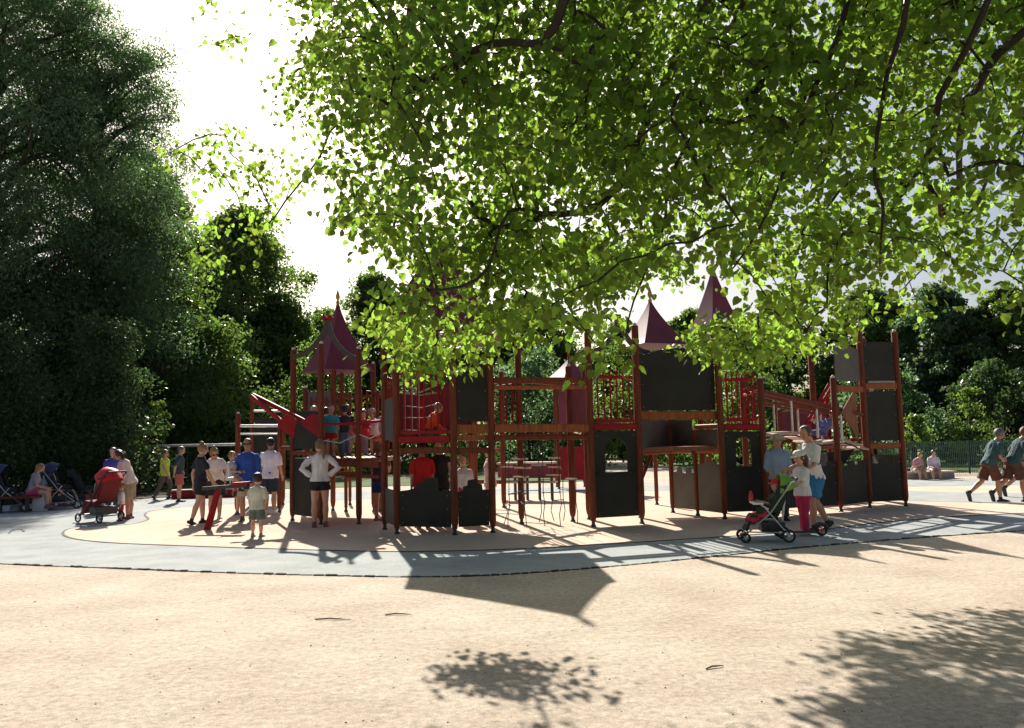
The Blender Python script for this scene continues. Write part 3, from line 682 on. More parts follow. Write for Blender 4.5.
# ---- recessed wall with the large curved panel
e1, e2, d1, d2 = G(673, 513), G(698, 516), G(725, 519.5), G(767, 518)
zt = zz(e1, 410)
post(K, e1, zz(e1, 412), .068); post(K, e2, zz(e2, 430), .062)
m0 = Vector((c2.x, c2.y+.25, 0)); m1 = Vector((d1.x, d1.y+.12, 0))
pr = [(u/10, zz(m0, 358)+(.17)*math.sin(math.pi*(u/10))**.8+(zz(m1, 356)-zz(m0, 358))*u/10) for u in range(11)]
panel(K, m0, m1, pr, zz(m0, 411), t=.03, inset=.06)
rail(K, m0, m1, zz(m0, 415.5), zz(m1, 415.5), w=.12, h=.17, m=WOOD_LIT)
panel(K, c2, e1, [(0, zz(e1, 421)), (1, zz(e1, 421))], zz(e1, 447), m=PANELG); panel(K, e1, e2, [(0, zz(e1, 421)), (1, zz(e1, 421))], zz(e1, 447), m=PANELG); panel(K, e2, d1, [(0, zz(e1, 431)), (1, zz(e1, 431))], zz(e1, 447), m=PANELG)
rail(K, c2+Vector((0, .4, 0)), e1, zz(e1, 450.5), w=.1, h=.12, m=WOOD_LIT); rail(K, e1, e2, zz(e1, 450.5), w=.1, h=.12, m=WOOD_LIT); rail(K, e2, d1, zz(e2, 450.5), w=.08, h=.1, m=WOOD_LIT)
rail(K, e2, d1, zz(e2, 427), w=.08, h=.09, m=WOOD_LIT)
zc = zz(e1, 472)
panel(K, e1, e2, [(0, zc), (.2, zc+.02), (.22, zc+.1), (.4, zc+.12), (.42, zc), (.62, zc-.02), (.64, zc+.09), (.85, zc+.1), (.87, zc), (1, zc)], .12, m=PANELG); zc = zz(e2, 463)
panel(K, e2, d1, [(0, zc-.05), (.3, zc), (.5, zc+.05), (.75, zc+.04), (1, zc-.12)], .12, m=PANELG)
e3 = G(657, 505); post(K, e3, zz(e3, 450), .062); MB().tube([at(642, 478, 16.6), at(652, 453, 17.2)], .04, 8).build('brace', WOOD, K)
e4 = G(712, 500); post(K, e4, 2.6, .062); 
hexdeck(K, [m0, m1, Vector((m1.x+.1, 17.8, 0)), Vector((m0.x+.1, 17.8, 0))], 1.42)
rail(K, Vector((m0.x+.1, 17.9, 0)), Vector((m1.x, 17.9, 0)), 1.35, h=.14)
# ---- second window tower
d3, d4 = Vector((d2.x+.25, 17.9, 0)), Vector((d1.x+.1, 17.8, 0))
for p, t in ((d1, 3.9), (d2, 2.72), (d3, 2.9), (d4, 3.6)): post(K, p, t, .085)
hexdeck(K, [d1, d2, d3, d4], 1.66)
rail(K, d1, d2, zz(d1, 427), zz(d2, 427), m=REDM, h=.12, w=.09)
panel(K, d1, d2, [(0, zz(d1, 432)), (1, zz(d1, 432))], .14, hole=(.30, .74, zz(d1, 467), zz(d1, 437)))
bars(K, d1, d2, zz(d1, 420), zz(d1, 380), 6); bars(K, d2, d3, 1.8, 2.5, 5)
rfD = roof(K, (X(718, 17.6), 17.6), 3.6, 5.35, .50, R(24), m=ROOF, exp=1.2, flare=.1)
swoop(K, (X(722, 16.7), 16.7, 4.3), (X(705, 16.6), 16.6, 3.5), (X(748, 16.7), 16.7, 3.5), wd=.1)
# ---- sloping plank bridge
h1, h2, h3, h0 = G(841, 512), G(870, 508), G(906, 506.5), G(806, 514)
def bline(u, pya, pyb, v=0.0):
    a = d2.lerp(h2, u)+Vector((0, v, 0)); py = pya+(pyb-pya)*u; return Vector((a.x, a.y, zat(a, py)))
for v in (0, 1.1):
    MB().beam(bline(.02, 391, 415, v), bline(.98, 391, 415, v), .07, .09).build('handrail', WOOD, K)
    MB().beam(bline(.02, 401, 421, v), bline(.8, 401, 419, v), .05, .05).build('handrail', WOOD, K)
    for u, ya, yb in ((.27, 401, 431), (.51, 409, 438), (.75, 414, 443)):
        a = d2.lerp(h2, u)+Vector((0, v, 0)); MB().tube([Vector((a.x, a.y-.02, zat(a, ya))), Vector((a.x, a.y-.02, zat(a, yb)))], .026, 8).build('baluster', STEEL, K)
prev = None
for k in range(11):
    u = .03+k*.094; py = 431+(447-431)*u+3.2*math.sin(u*math.pi*4+1.0); a = d2.lerp(h2, u); z = zat(a, py)
    tilt = .22*math.cos(u*math.pi*4+1.0)
    mb = MB(); mb.box((a.x, a.y+.55, z), (.2, 1.2, .045), 0, 0, tilt+.08); mb.build('plank', PALEW, K)
    cur = Vector((a.x, a.y+.05, z-.05))
    if prev: MB().tube([prev, cur], .018, 6).build('chain', BLACKM, K)
    prev = cur
ha = h1
zc = zz(h1, 461)
cre = lambda z: [(0, z), (.1, z), (.12, z-.1), (.3, z-.1), (.32, z), (.5, z+.02), (.52, z-.09), (.7, z-.1), (.72, z), (1, z)]
d25 = d2+Vector((0, .15, 0))
panel(K, d25, h0, cre(zc-.05), .14); post(K, h0, zz(h0, 452), .06)
panel(K, h0, h1, cre(zc), .14); panel(K, h1, h2, cre(zz(h2, 460)), .14)
# ---- end tower
h4, h5 = Vector((h3.x+.1, 19.4, 0)), Vector((h2.x-.35, 19.4, 0))
post(K, h1, zz(h1, 378), .08); post(K, h2, 3.95, .085); post(K, h3, zz(h3, 332), .085); post(K, h4, 3.9, .085); post(K, h5, 3.6, .085)
hexdeck(K, [h2, h3, h4, h5], 1.35)
rail(K, h1, h2, zz(h1, 388), w=.1, h=.14, m=WOOD_LIT); rail(K, h2, h3, zz(h2, 386), w=.1, h=.13, m=WOOD_LIT); rail(K, h2, h3, zz(h2, 446), w=.1, h=.11, m=WOOD_LIT)
panel(K, h2, h3, [(0, zz(h2, 342)), (1, zz(h2, 342))], zz(h2, 381)); panel(K, h2, h3, [(0, zz(h2, 392)), (1, zz(h2, 391))], zz(h2, 441))
panel(K, h2, h3, cre(zz(h2, 459)), .13)
panel(K, h1, h2, [(0, zz(h2, 350)), (.5, zz(h2, 346)), (1, zz(h2, 350))], zz(h2, 382), m=PANELG, inset=.1)
panel(K, h3, h4, [(0, 3.5), (1, 3.5)], 2.7); panel(K, h3, h4, [(0, 1.1), (1, 1.1)], .13)
mb = MB(); o = h1.lerp(h2, .25); mb.prism([(0, zz(h2, 412)), (.62, zz(h2, 388)), (.62, zz(h2, 440))], (o.x, o.y+.05, 0), (h2-h1).normalized(), UP, .02); mb.build('panel', DECK, K, smooth=False)
mb = MB(); o = h2+Vector((-.75, .3, 0)); mb.prism([(0, zz(h2, 452)), (.62, zz(h2, 449)), (.1, zz(h2, 482))], o, (1, 0, 0), UP, .02); mb.build('panel', PANEL, K, smooth=False)
rail(K, h5, h4, 1.3, h=.12); bars(K, h5, h4, 1.45, 2.2, 6)
# rear walkway behind the sloping bridge: red ladder, posts and boards
for px, t, py in ((820, 385, 500), (833, 395, 499), (797, 400, 502), (784, 410, 503)): q = G(px, py); post(K, q, zat(q, t), .07, m=REDM if px > 815 else None)
q0, q1 = G(784, 503), G(833, 499)
rail(K, q0, q1, zz(q0, 440), h=.14); panel(K, q0, q1, [(0, zz(q0, 412)), (1, zz(q0, 405))], zz(q0, 436), m=ROOF); panel(K, q0, q1, [(0, zz(q0, 455)), (1, zz(q0, 455))], .2, m=PANELG)
for s in (0, .35): MB().tube([at(806+s*12, 424, 19.3), at(829+s*12, 384, 19.0)], .035, 8).build('ladder_rail', REDM, K)
# ------------------------------------------------------------------ small tower with its ladder
a1, a2, a3 = G(292.5, 521), G(321, 525), G(359, 524.5)
a4, a5, a6 = G(333, 511), G(374, 512), G(305, 511)
A = empty('climbing_tower', ((a1.x+a3.x)/2, 17.5, 0), 'smaller climbing tower with maroon tent roof and children on its deck, left of the castle', 'playground')
for p, py in ((a1, 350), (a2, 344), (a3, 349), (a4, 357), (a5, 364), (a6, 388)): post(A, p, zat(p, py), .08)
dA = zat(a2, 459)
hexdeck(A, [a2, a3, Vector((b0.x-.1, 16.4, 0)), Vector((b0.x-.2, 18.3, 0)), a5, a4, a6, a1], dA)
b0a = Vector((b0.x-.12, b0.y+.35, 0))
rail(A, a2, a3, zat(a2, 464), h=.13); rail(A, a3, b0a, zat(a3, 464), h=.13); rail(A, a2, a3, zat(a2, 474), h=.06); rail(A, a3, b0a, zat(a3, 476), h=.06)
MB().tube([a2+UP*zat(a2, 425), a3+UP*zat(a3, 423)], .03, 10).build('handrail', REDM, A); MB().tube([a3+UP*zat(a3, 423), b0a+UP*zat(b0a, 421)], .03, 10).build('handrail', REDM, A)
mb = MB(); 
for k in range(1):
    z0, z1 = zat(a2, 440+k*7), zat(a3, 434+k*7); mb.tube([a2+UP*z0, a2.lerp(a3, .5)+UP*((z0+z1)/2-.12), a3+UP*z1], .013, 5); mb.tube([a3+UP*z1, a3.lerp(b0a, .5)+UP*(z1-.1), b0a+UP*z1], .013, 5)
mb.build('net', ROPEL, A)
panel(A, a1, a2, [(0, zat(a1, 411)), (1, zat(a2, 411))], zat(a1, 449)); rail(A, a1, a2, zat(a1, 453), h=.08); panel(A, a1, a2, [(0, zat(a1, 458)), (1, zat(a1, 458))], .14)
panel(A, a6, a4, [(0, zat(a6, 392)), (1, zat(a6, 392))], zat(a6, 420), m=PANELG)
bars(A, a4, a5, dA+.1, zat(a4, 398), 6, m=WOOD, r=.03, knob=True); bars(A, a5, Vector((b0.x-.2, 18.3, 0)), dA+.1, zat(a5, 396), 4, m=WOOD, r=.035)
bars(A, a6, a4, dA+.1, zat(a4, 402), 4, m=WOOD, r=.03)
RA = Vector((X(337, 17.9), 17.9, 0))
rfA = roof(A, RA, zat(RA, 372), zat(RA, 303), .57, R(38), exp=1.35, flare=.1)
swoop(A, (X(326.5, 17.2), 17.2, zat((0, 17.2), 315)-.02), (a1.x+.05, 17.1, zat(a1, 358)), (a3.x, 17.1, zat(a3, 357)), wd=.11, cap=True)
for s, e in ((.5, 0), ): pass
# support posts for the roof
for dx, dy in ((-.42, 0), (.42, 0), (0, .4), (0, -.4)): MB().tube([RA+Vector((dx, dy, dA)), RA+Vector((dx, dy, zat(RA, 369)))], .05, 10).build('roof_post', WOOD, A)
l1, l2 = G(237, 514), G(279.5, 513); l3, l4 = G(251, 506), G(283, 505)
for p, py in ((l1, 414), (l2, 428)): post(A, p, zat(p, py), .078)
for p, py in ((l3, 398), (l4, 408)): post(A, p, zat(p, py), .07)
for (p, q, py, r_, m) in ((l1, l2, 426, .035, STEEL), (l1, l2, 434, .022, STEEL), (l3, l4, 411, .03, STEEL), (l3, l4, 424, .02, STEEL)): MB().tube([p+UP*zat(p, py), q+UP*zat(q, py)], r_, 10).build('rung', m, A)
panel(A, l3, l4, [(0, zat(l3, 418)), (1, zat(l3, 418))], .3, m=PANEL)
t0 = at(251, 396, 17.3)
MB().beam(t0, at(293, 431, 16.6), .06, .09).build('arm', REDM, A); MB().beam(t0+Vector((0, .1, .03)), at(322, 430, 16.4), .06, .09).build('arm', REDM, A)
for (cx, cy, Y) in ((287, 424, 16.6), (312, 423, 16.45)):
    o = at(cx, cy, Y); w_ = .21; mb = MB(); mb.prism([(-w_, -.04), (w_*.7, -.3), (w_, .08), (w_*.5, .17), (0, .19), (-w_*.5, .12)], o, (1, 0, 0), UP, .03); mb.build('bracket', REDM, A, smooth=False)
rail(A, l1, l3, zat(l1, 470), h=.1); rail(A, l2, a1, zat(l2, 448), h=.1)
# table-like frame under the deck
for (xa, xb, py, Y) in ((346, 380, 476, 18.3), (325, 345, 470, 18.5)): MB().beam(at(xa, py, Y), at(xb, py, Y), .1, .09).build('cross_beam', WOOD, A)
for px, py in ((346, 512), (380, 512), (350, 505)): q = G(px, py); post(A, q, zat(q, 468), .055, cap=False)
# ------------------------------------------------------------------ rear play tower and counter
RT = G(560, 489); r1, r2 = G(559, 489), G(588, 489)
rt = empty('play_tower', ((r1.x+r2.x)/2, r1.y, 0), 'small rear play tower with a little maroon roof, seen through the rail bridge gap', 'playground')
for p in (r1, r2, r1+Vector((0, 1.2, 0)), r2+Vector((0, 1.2, 0))): post(rt, p, zat(r1, 380), .07)
rc = (r1+r2)/2+Vector((0, .6, 0)); rq = roof(rt, rc, zat(r1, 381), zat(r1, 358), .62, R(30), gold=False, exp=1.2)
panel(rt, r1, r2, [(0, zat(r1, 385)), (1, zat(r1, 385))], zat(r1, 425), m=ROOF); rail(rt, r1, r2, zat(r1, 430), h=.16); hexdeck(rt, [r1, r2, r2+Vector((0, 1.2, 0)), r1+Vector((0, 1.2, 0))], zat(r1, 436))
panel(rt, r1, r2, [(0, zat(r1, 447)), (1, zat(r1, 447))], zat(r1, 480), m=REDM)
pc = G(500, 500); pd = G(556, 500)
ct = empty('low_play_platform', ((pc.x+pd.x)/2, pc.y, 0), 'long low platform with dark red boards and a pale top, behind the hanging net', 'playground')
MB().beam(pc+UP*1.0, pd+UP*1.0, .5, .05).build('top', PALEW, ct); panel(ct, pc, pd, [(0, .95), (1, .95)], .58, m=REDM, inset=.02, off=.2)
panel(ct, pc, pd, [(0, .95), (1, .95)], .62, m=ROOF, inset=.02, off=-.2)
MB().beam(pc+UP*.5+Vector((0, -.4, 0)), pd+UP*.5+Vector((0, -.4, 0)), .3, .05).build('seat', PALEW, ct)
for k in range(5): q = pc.lerp(pd, (k+.3)/4.6); MB().tube([q+Vector((0, -.3, 0)), q+Vector((0, -.3, .5))], .03, 8).build('leg', BLACKM, ct); MB().tube([q, q+UP*.98], .04, 8).build('leg', WOOD, ct)
f0 = G(504, 508); 
fp = empty('timber_post_frame', (f0.x, f0.y, 0), 'two timber posts with rails standing behind the left end of the rail bridge', 'playground')
f1 = G(476, 507); post(fp, f0, zat(f0, 372), .075); post(fp, f1, zat(f1, 372), .07); rail(fp, f1, f0, zat(f0, 450), h=.1, m=WOOD_LIT); rail(fp, f1, f0, zat(f0, 388), h=.08); rail(fp, f1, f0, zat(f0, 482), h=.1)
# ------------------------------------------------------------------ swing frame, kerb, fence, bench
sw0, sw1 = X(158, 30), X(236, 30); sh = zat((0, 30), 438.5)
swg = empty('swing_frame', ((sw0+sw1)/2, 30, 0), 'swing frame with pale top bar on slanting dark legs, behind the people on the left', 'swing')
MB().tube([(sw0-.2, 30, sh), (sw1+.2, 30, sh)], .055, 10).build('top_bar', STEEL, swg)
for x in (sw0, sw1):
    for s in (-1, 1): MB().tube([(x, 30, sh), (x-.25*(1 if x == sw0 else -1), 30+s*1.0, 0)], .055, 10).build('leg', WOOD, swg)
for k, x in enumerate((sw0+.9, sw0+1.9)):
    st = MB().box((x, 30, .5), (.45, .2, .05)).build('seat', RUBBER, swg); mb = MB()
    for s in (-.2, .2): mb.tube([(x+s, 30, .5), (x+s, 30, sh)], .009, 5)
    mb.build('chain', BLACKM, st)
bx0, bx1 = G(172, 499), G(236, 497)
ks = empty('sandpit_kerb', ((bx0.x+bx1.x)/2, bx0.y, 0), 'low dark red timber kerb behind the man in red shorts', 'kerb')
MB().beam(bx0+UP*.13, bx1+UP*.13, .2, .24).build('board', REDM, ks); MB().beam(bx0+UP*.27, bx1+UP*.27, .28, .04).build('coping', PALEW, ks)
MESH = mat('green_mesh_fence', (.03, .09, .06), .6, .1)
fx0, fx1, FY = X(880, 30), X(1150, 30), 30.5
fe = empty('mesh_fence', ((fx0+fx1)/2, FY, 0), 'green wire mesh fence running behind the stone bench', 'fence')
x = fx0
while x < fx1: MB().tube([(x, FY, 0), (x, FY, 1.25)], .03, 8).build('fence_post', MESH, fe); x += 1.7
mb = MB(); k = 0
while fx0+k*.07 < fx1: mb.box((fx0+k*.07, FY, .62), (.014, .014, 1.2)); k += 1
for z in (.05, .3, .55, .8, 1.05, 1.22): mb.box(((fx0+fx1)/2, FY, z), (fx1-fx0, .02, .022))
mb.build('mesh', MESH, fe)
STB = mat('bench_concrete', (.33, .32, .28), .9, .2, 3, .4)
s0, s1 = G(908, 479.5), G(961, 479)
sb = empty('stone_bench', ((s0.x+s1.x)/2, s0.y, 0), 'long low concrete bench block with the seated pair, on the right', 'bench')
MB().box(((s0.x+s1.x)/2, s0.y+.3, .10), (s1.x-s0.x, .6, .2)).build('base', STB, sb); MB().box(((s0.x+s1.x)/2, s0.y+.28, .23), (s1.x-s0.x+.12, .74, .06)).build('seat', PALEW, sb)
SBZ = .26
# ------------------------------------------------------------------ people
_mc = {}
def cloth(col, rough=.85):
    k = tuple(col)
    if k not in _mc: _mc[k] = mat('cloth', col, rough, .12, 5, .3, 90)
    return _mc[k]
def skinmat(col):
    k = ('s',)+tuple(col)
    if k not in _mc:
        m = mat('skin', col, .5, .08, 12); b = m.node_tree.nodes['Principled BSDF']
        b.inputs['Subsurface Weight'].default_value = .1; b.inputs['Subsurface Radius'].default_value = (.02, .008, .004); _mc[k] = m
    return _mc[k]
def hairmat(col):
    k = ('h',)+tuple(col)
    if k not in _mc: _mc[k] = mat('hair', col, .45, .35, 60, .8, 150)
    return _mc[k]
FAIR, TAN_S = (.58, .33, .23), (.46, .24, .15)
EYE_M = mat('eye_dark', (.03, .02, .015), .2)
def remesh(mb, vox, it=2, fold=0., seed=0):
    me = mb.mesh('tmp', SKIN0, smooth=False); o = bpy.data.objects.new('tmp', me); COL.objects.link(o)
    r = o.modifiers.new('r', 'REMESH'); r.mode = 'VOXEL'; r.voxel_size = vox
    s = o.modifiers.new('s', 'SMOOTH'); s.iterations = it; s.factor = .5
    dg = bpy.context.evaluated_depsgraph_get(); ev = o.evaluated_get(dg); m2 = bpy.data.meshes.new_from_object(ev)
    bpy.data.objects.remove(o); bpy.data.meshes.remove(me)
    if fold:
        n = len(m2.vertices); nn_ = [v.normal.copy() for v in m2.vertices]
        for v, q in zip(m2.vertices, nn_):
            p = v.co; k_ = noise.noise(Vector((p.x*9, p.y*9, p.z*5+seed)))+.6*noise.noise(Vector((p.x*20, p.y*20, p.z*9+seed)))
            if abs(q.z) < .75: v.co = p+q*fold*max(-.22, k_+.12)
    vs = [tuple(v.co) for v in m2.vertices]; fs = [tuple(p.vertices) for p in m2.polygons]
    bpy.data.meshes.remove(m2); r_ = MB(); r_.add(vs, fs); return r_
SKIN0 = skinmat(FAIR)
def V3(*a): return Vector(a)
STAND = dict(tl=(.03, .02, -1), sl=(.0, -.03, -1), tr=(.03, .02, -1), sr=(0, -.03, -1), al=(.14, 0, -1), fl=(.05, .22, -1), ar=(.14, 0, -1), fr=(.05, .22, -1), lean=(0, 0), head=(0, 0))
def person(label, pos, H, face, skin=FAIR, hair=(.10, .055, .025), hairstyle='short', top=(.7, .7, .7), sleeve=.45, hem=-.02, topfit=1.0,
           bottom='shorts', bcol=(.02, .02, .03), shoes=(.05, .05, .05), hat=None, glasses=False, female=False, kid=0., pose=None, base_z=0., group='people at the playground', stripe=None, sit=None):
    ps = dict(STAND); ps.update(pose or {})
    root = empty('person', (0, 0, 0), label, 'child' if kid > .35 else 'person', group)
    hs = 1+.42*kid; lf = 1-.13*kid
    tl, sl_, fh = .245*H*lf, .235*H*lf, .042*H
    def u(v, sx=1): v = Vector((v[0]*sx, v[1], v[2])); return v.normalized()
    hipw = .048*H; TL, SL, TR, SR = u(ps['tl'], -1), u(ps['sl'], -1), u(ps['tr']), u(ps['sr'])
    lz = [-(TL*tl+SL*sl_).z+fh, -(TR*tl+SR*sl_).z+fh]
    hz = max(lz) if sit is None else sit+.055*H
    pel = V3(0, 0, hz)
    lx, ly = R(ps['lean'][0]), R(ps['lean'][1])      # forward lean, side lean
    S = Matrix.Rotation(ly, 3, 'Y') @ Matrix.Rotation(-lx, 3, 'X')
    up, rt, fw = S @ V3(0, 0, 1), S @ V3(1, 0, 0), S @ V3(0, 1, 0)
    tors = .315*H*(1-.04*kid)
    w = .92 if female else 1.0; kb = 1+.12*kid
    def tp(t, f=0.): return pel+up*(t*tors)+fw*f*H
    prof = [(-.17, .060, .056, 0), (-.06, .088, .066, 0), (.05, .094 if not female else .099, .068, 0), (.28, .083*(.9 if female else 1), .060, .002), (.48, .086*(.95 if female else 1), .062, .004), (.68, .097*w, .068, .006 if not female else .014), (.83, .100*w, .058, 0), (.92, .072*w, .046, -.004), (.985, .043, .038, -.003)]
    sh_ = tp(.845); shw = .098*H*w*(1-.06*kid)
    HD = Matrix.Rotation(R(ps['head'][1]), 3, up) @ Matrix.Rotation(-R(ps['head'][0]), 3, rt)
    hup, hrt, hfw = HD @ up, HD @ rt, HD @ fw
    hh = .066*H*hs; nk = tp(1.0); hc = nk+up*(.034*H)+hup*(hh*.93)+hfw*.012*H
    def torso(m, d, lo, hi, fit=1., z=None):
        def pf(t):
            for q in range(len(prof)-1):
                if t <= prof[q+1][0] or q == len(prof)-2:
                    k = min(1, max(0, (t-prof[q][0])/(prof[q+1][0]-prof[q][0]))); return [prof[q][i]*(1-k)+prof[q+1][i]*k for i in (1, 2, 3)]
        ts = sorted(set([lo, hi]+[p_[0] for p_ in prof if lo < p_[0] < hi])); out = []
        for t in ts:
            a, b, f = pf(t)
            if d > 0 and t < .05: a, b = max(a, .098), max(b, .076)
            kk = kb if t < .8 else 1; a = a*H*fit*kk+d; b = b*H*fit*kk+d
            out.append([tp(t, f)+rt*a*math.cos(q)+fw*b*math.sin(q) for q in [2*math.pi*j/14 for j in range(14)]])
        m.rings(out)
    arms = []
    for sd, a_, f_ in ((-1, 'al', 'fl'), (1, 'ar', 'fr')):
        A0 = sh_+rt*shw*sd; ua = S @ u(ps[a_], sd) if not ps.get('worldarms') else u(ps[a_], sd); fa = S @ u(ps[f_], sd) if not ps.get('worldarms') else u(ps[f_], sd)
        E = A0+ua*.170*H; Wr = E+fa*.150*H; arms.append((A0, E, Wr, ua, fa, sd))
    legs = []
    for sd, T, Sh, k in ((-1, TL, SL, 'l'), (1, TR, SR, 'r')):
        h0 = pel+V3(sd*hipw, 0, -.01*H); kn = h0+T*tl; an = kn+Sh*sl_; 
        fp = ps.get('toe'+k, 0); fd = V3(sd*.12, math.cos(R(fp)), -math.sin(R(fp))).normalized(); legs.append((h0, kn, an, T, Sh, fd, sd))
    # body
    m = MB(); torso(m, 0, -.2, 1.05)
    m.tube([tp(.93), nk, hc-hup*hh*.45], [.036*H, .031*H*(w), .031*H], 10)
    hr = []
    for t, a, b, f in [(-1.0, .30, .35, .25), (-.93, .42, .55, .22), (-.72, .60, .78, .10), (-.35, .70, .88, .03), (0, .76, .95, 0), (.35, .78, .97, -.03), (.65, .68, .84, -.05), (.86, .46, .58, -.06), (.98, .16, .2, -.06)]:
        hr.append([hc+hup*hh*t+hfw*hh*f*.6+hrt*hh*a*.93*math.cos(q)+hfw*hh*b*.93*math.sin(q) for q in [2*math.pi*j/16 for j in range(16)]])
    m.rings(hr)
    for A0, E, Wr, ua, fa, sd in arms:
        m.tube([A0-rt*sd*.045*H-up*.012*H, A0+rt*sd*.004*H-up*.006*H, A0+ua*.05*H+rt*sd*.006*H, A0.lerp(E, .6), E, E.lerp(Wr, .3), E.lerp(Wr, .75), Wr, Wr+fa*.02*H], [x*H*w for x in (.028, .031, .030, .026, .022, .024, .018, .0145, .014)], 10)
    for h0, kn, an, T, Sh, fd, sd in legs:
        k2 = 1-.05*kid
        m.tube([h0+V3(0, 0, .03*H), h0, h0.lerp(kn, .4), h0.lerp(kn, .8), kn, kn.lerp(an, .3)-V3(0, .006*H, 0), kn.lerp(an, .65), kn.lerp(an, .93), an-V3(0, 0, .012*H)], [x*H*k2 for x in (.05, .057, .050, .037, .032, .036, .028, .020, .021)], 12)
        m.tube([an-fd*.032*H-V3(0, 0, .018*H), an-V3(0, 0, .012*H), an+fd*.045*H-V3(0, 0, .022*H), an+fd*.098*H-V3(0, 0, .029*H)], [.018*H, .023*H, .02*H, .012*H], 10)
    body = remesh(m, max(.009, .0082*H), 2)
    # ears, nose, eyes, mouth, hands
    for sd in (-1, 1): body.ball(hc+hrt*sd*hh*.74-hfw*hh*.08-hup*hh*.08, (hh*.09, hh*.16, hh*.22), 8, 6)
    body.tube([hc+hfw*hh*.86+hup*hh*.12, hc+hfw*hh*1.02-hup*hh*.12, hc+hfw*hh*1.08-hup*hh*.25, hc+hfw*hh*.88-hup*hh*.30], [hh*.06, hh*.10, hh*.13, hh*.08], 7)
    for A0, E, Wr, ua, fa, sd in arms:
        hd = (fa+V3(0, 0, -.25 if not ps.get('flat') else 0)).normalized(); side = fw.cross(hd)
        side = (rt if abs(hd.dot(rt)) < .9 else fw).cross(hd).normalized(); pn = hd.cross(side).normalized()   # side: across the knuckles
        pm = Wr+hd*.045*H; body.tube([Wr-hd*.005*H, Wr+hd*.018*H, pm], [.015*H, .021*H, .021*H], 8, True, (1, .5), side)
        for k in range(4):
            o = pm+side*(.0145-.0097*k)*H; L_ = (.036, .042, .040, .031)[k]*H; cu = pn*(-sd)*.3
            body.tube([o-hd*.006*H, o+hd*L_*.45, o+(hd+cu*.6).normalized()*L_*.78+cu*.0, o+(hd+cu).normalized()*L_], [.0052*H, .005*H, .0045*H, .0036*H], 6)
        o = Wr+hd*.016*H+side*.014*H; body.tube([o, o+(side*.7+hd*.7)*.022*H, o+(side*.5+hd*.9)*.04*H], [.007*H, .006*H, .0045*H], 6)
    body.m = [0]*len(body.f); body.cur = 1
    for sd in (-1, 1): body.ball(hc+hrt*sd*hh*.30+hfw*hh*.83+hup*hh*.06, (hh*.1, hh*.08, hh*.065), 8, 6)
    body.cur = 2; body.ball(hc+hfw*hh*.86-hup*hh*.50, (hh*.22, hh*.06, hh*.045), 8, 6)
    body.build('body', [skinmat(skin), EYE_M, cloth((.42, .12, .1), .5)], root)
    # hair
    if hairstyle != 'none':
        m = MB(); c = hc-hfw*hh*.14+hup*hh*.14
        m.ball(c, (hh*.84, hh*.95, hh*.98), 16, 10)
        if hairstyle in ('long', 'pony'):
            m.tube([c-hfw*hh*.55+hup*hh*.1, c-hfw*hh*.72-hup*hh*.6], [hh*.55, hh*.42], 10)
        if hairstyle == 'long':
            for s in (-1, 0, 1): m.tube([c-hfw*hh*.3+hrt*s*hh*.55+hup*hh*.2, c-hfw*hh*.45+hrt*s*hh*.62-hup*hh*.7, c-hfw*hh*.6+hrt*s*hh*.55-up*hh*1.7, c-hfw*hh*.75+hrt*s*hh*.4-up*hh*2.6], [hh*.42, hh*.38, hh*.34, hh*.14], 9)
        if hairstyle == 'pony':
            m.tube([c-hfw*hh*.85+hup*hh*.1, c-hfw*hh*1.2-hup*hh*.3, c-hfw*hh*1.15-up*hh*1.5, c-hfw*hh*1.05-up*hh*2.7], [hh*.2, hh*.34, hh*.36, hh*.1], 9)
        if hairstyle == 'bun': m.ball(c+hup*hh*.95-hfw*hh*.35, (hh*.42, hh*.42, hh*.4), 10, 7)
        hm = remesh(m, .011, 1, .008); 
        # keep the face clear
        inv = [(Vector(v)-hc) for v in hm.v]
        def keep(f):
            q = sum((inv[i] for i in f), Vector())/len(f); return not (q.dot(hfw) > hh*.42 and q.dot(hup) < hh*.52 and abs(q.dot(hrt)) < hh*.86)
        hm.f = [f for f in hm.f if keep(f)]; hm.m = [0]*len(hm.f)
        hm.build('hair', hairmat(hair), root)
    d = .0125*H**.5
    if top is not None:
        m = MB(); torso(m, d, hem, .99, topfit)
        for A0, E, Wr, ua, fa, sd in arms:
            if sleeve <= 0.03: continue
            pts = [A0-rt*sd*.045*H-up*.014*H, A0+rt*sd*.004*H-up*.006*H, A0+ua*.05*H+rt*sd*.006*H]; rr_ = [.028*H+d, .031*H+d, .032*H+d*1.1]
            if sleeve <= .5: pts += [A0.lerp(E, sleeve*2)]; rr_ += [.030*H+d*1.6]
            else: pts += [A0.lerp(E, .6), E, E.lerp(Wr, (sleeve-.5)*2)]; rr_ += [.028*H+d, .025*H+d*1.1, .021*H+d*1.3]
            m.tube(pts, [x*w for x in rr_], 12)
        remesh(m, .011, 1, .010*H, len(label)).build('shirt', cloth(top), root)
    if bottom in ('shorts', 'trousers'):
        ln = {'shorts': .62, 'trousers': 1}[bottom]
        if isinstance(bottom, str) and ps.get('short'): ln = ps['short']
        m = MB(); torso(m, d*.55, -.2, .12)
        for h0, kn, an, T, Sh, fd, sd in legs:
            if bottom == 'shorts': m.tube([h0+V3(0, 0, .03*H), h0-V3(0,0,.01*H), h0.lerp(kn, ln*.55), h0.lerp(kn, ln)], [.030*H, .056*H+d*.5, .056*H+d, .053*H+d*1.4], 12)
            else: m.tube([h0+V3(0, 0, .03*H), h0-V3(0,0,.01*H), h0.lerp(kn, .5), kn, kn.lerp(an, .35), kn.lerp(an, .9)], [.030*H, .056*H+d*.5, .050*H+d*.8, .036*H+d*.9, .037*H+d*.8, .026*H+d*1.4], 12)
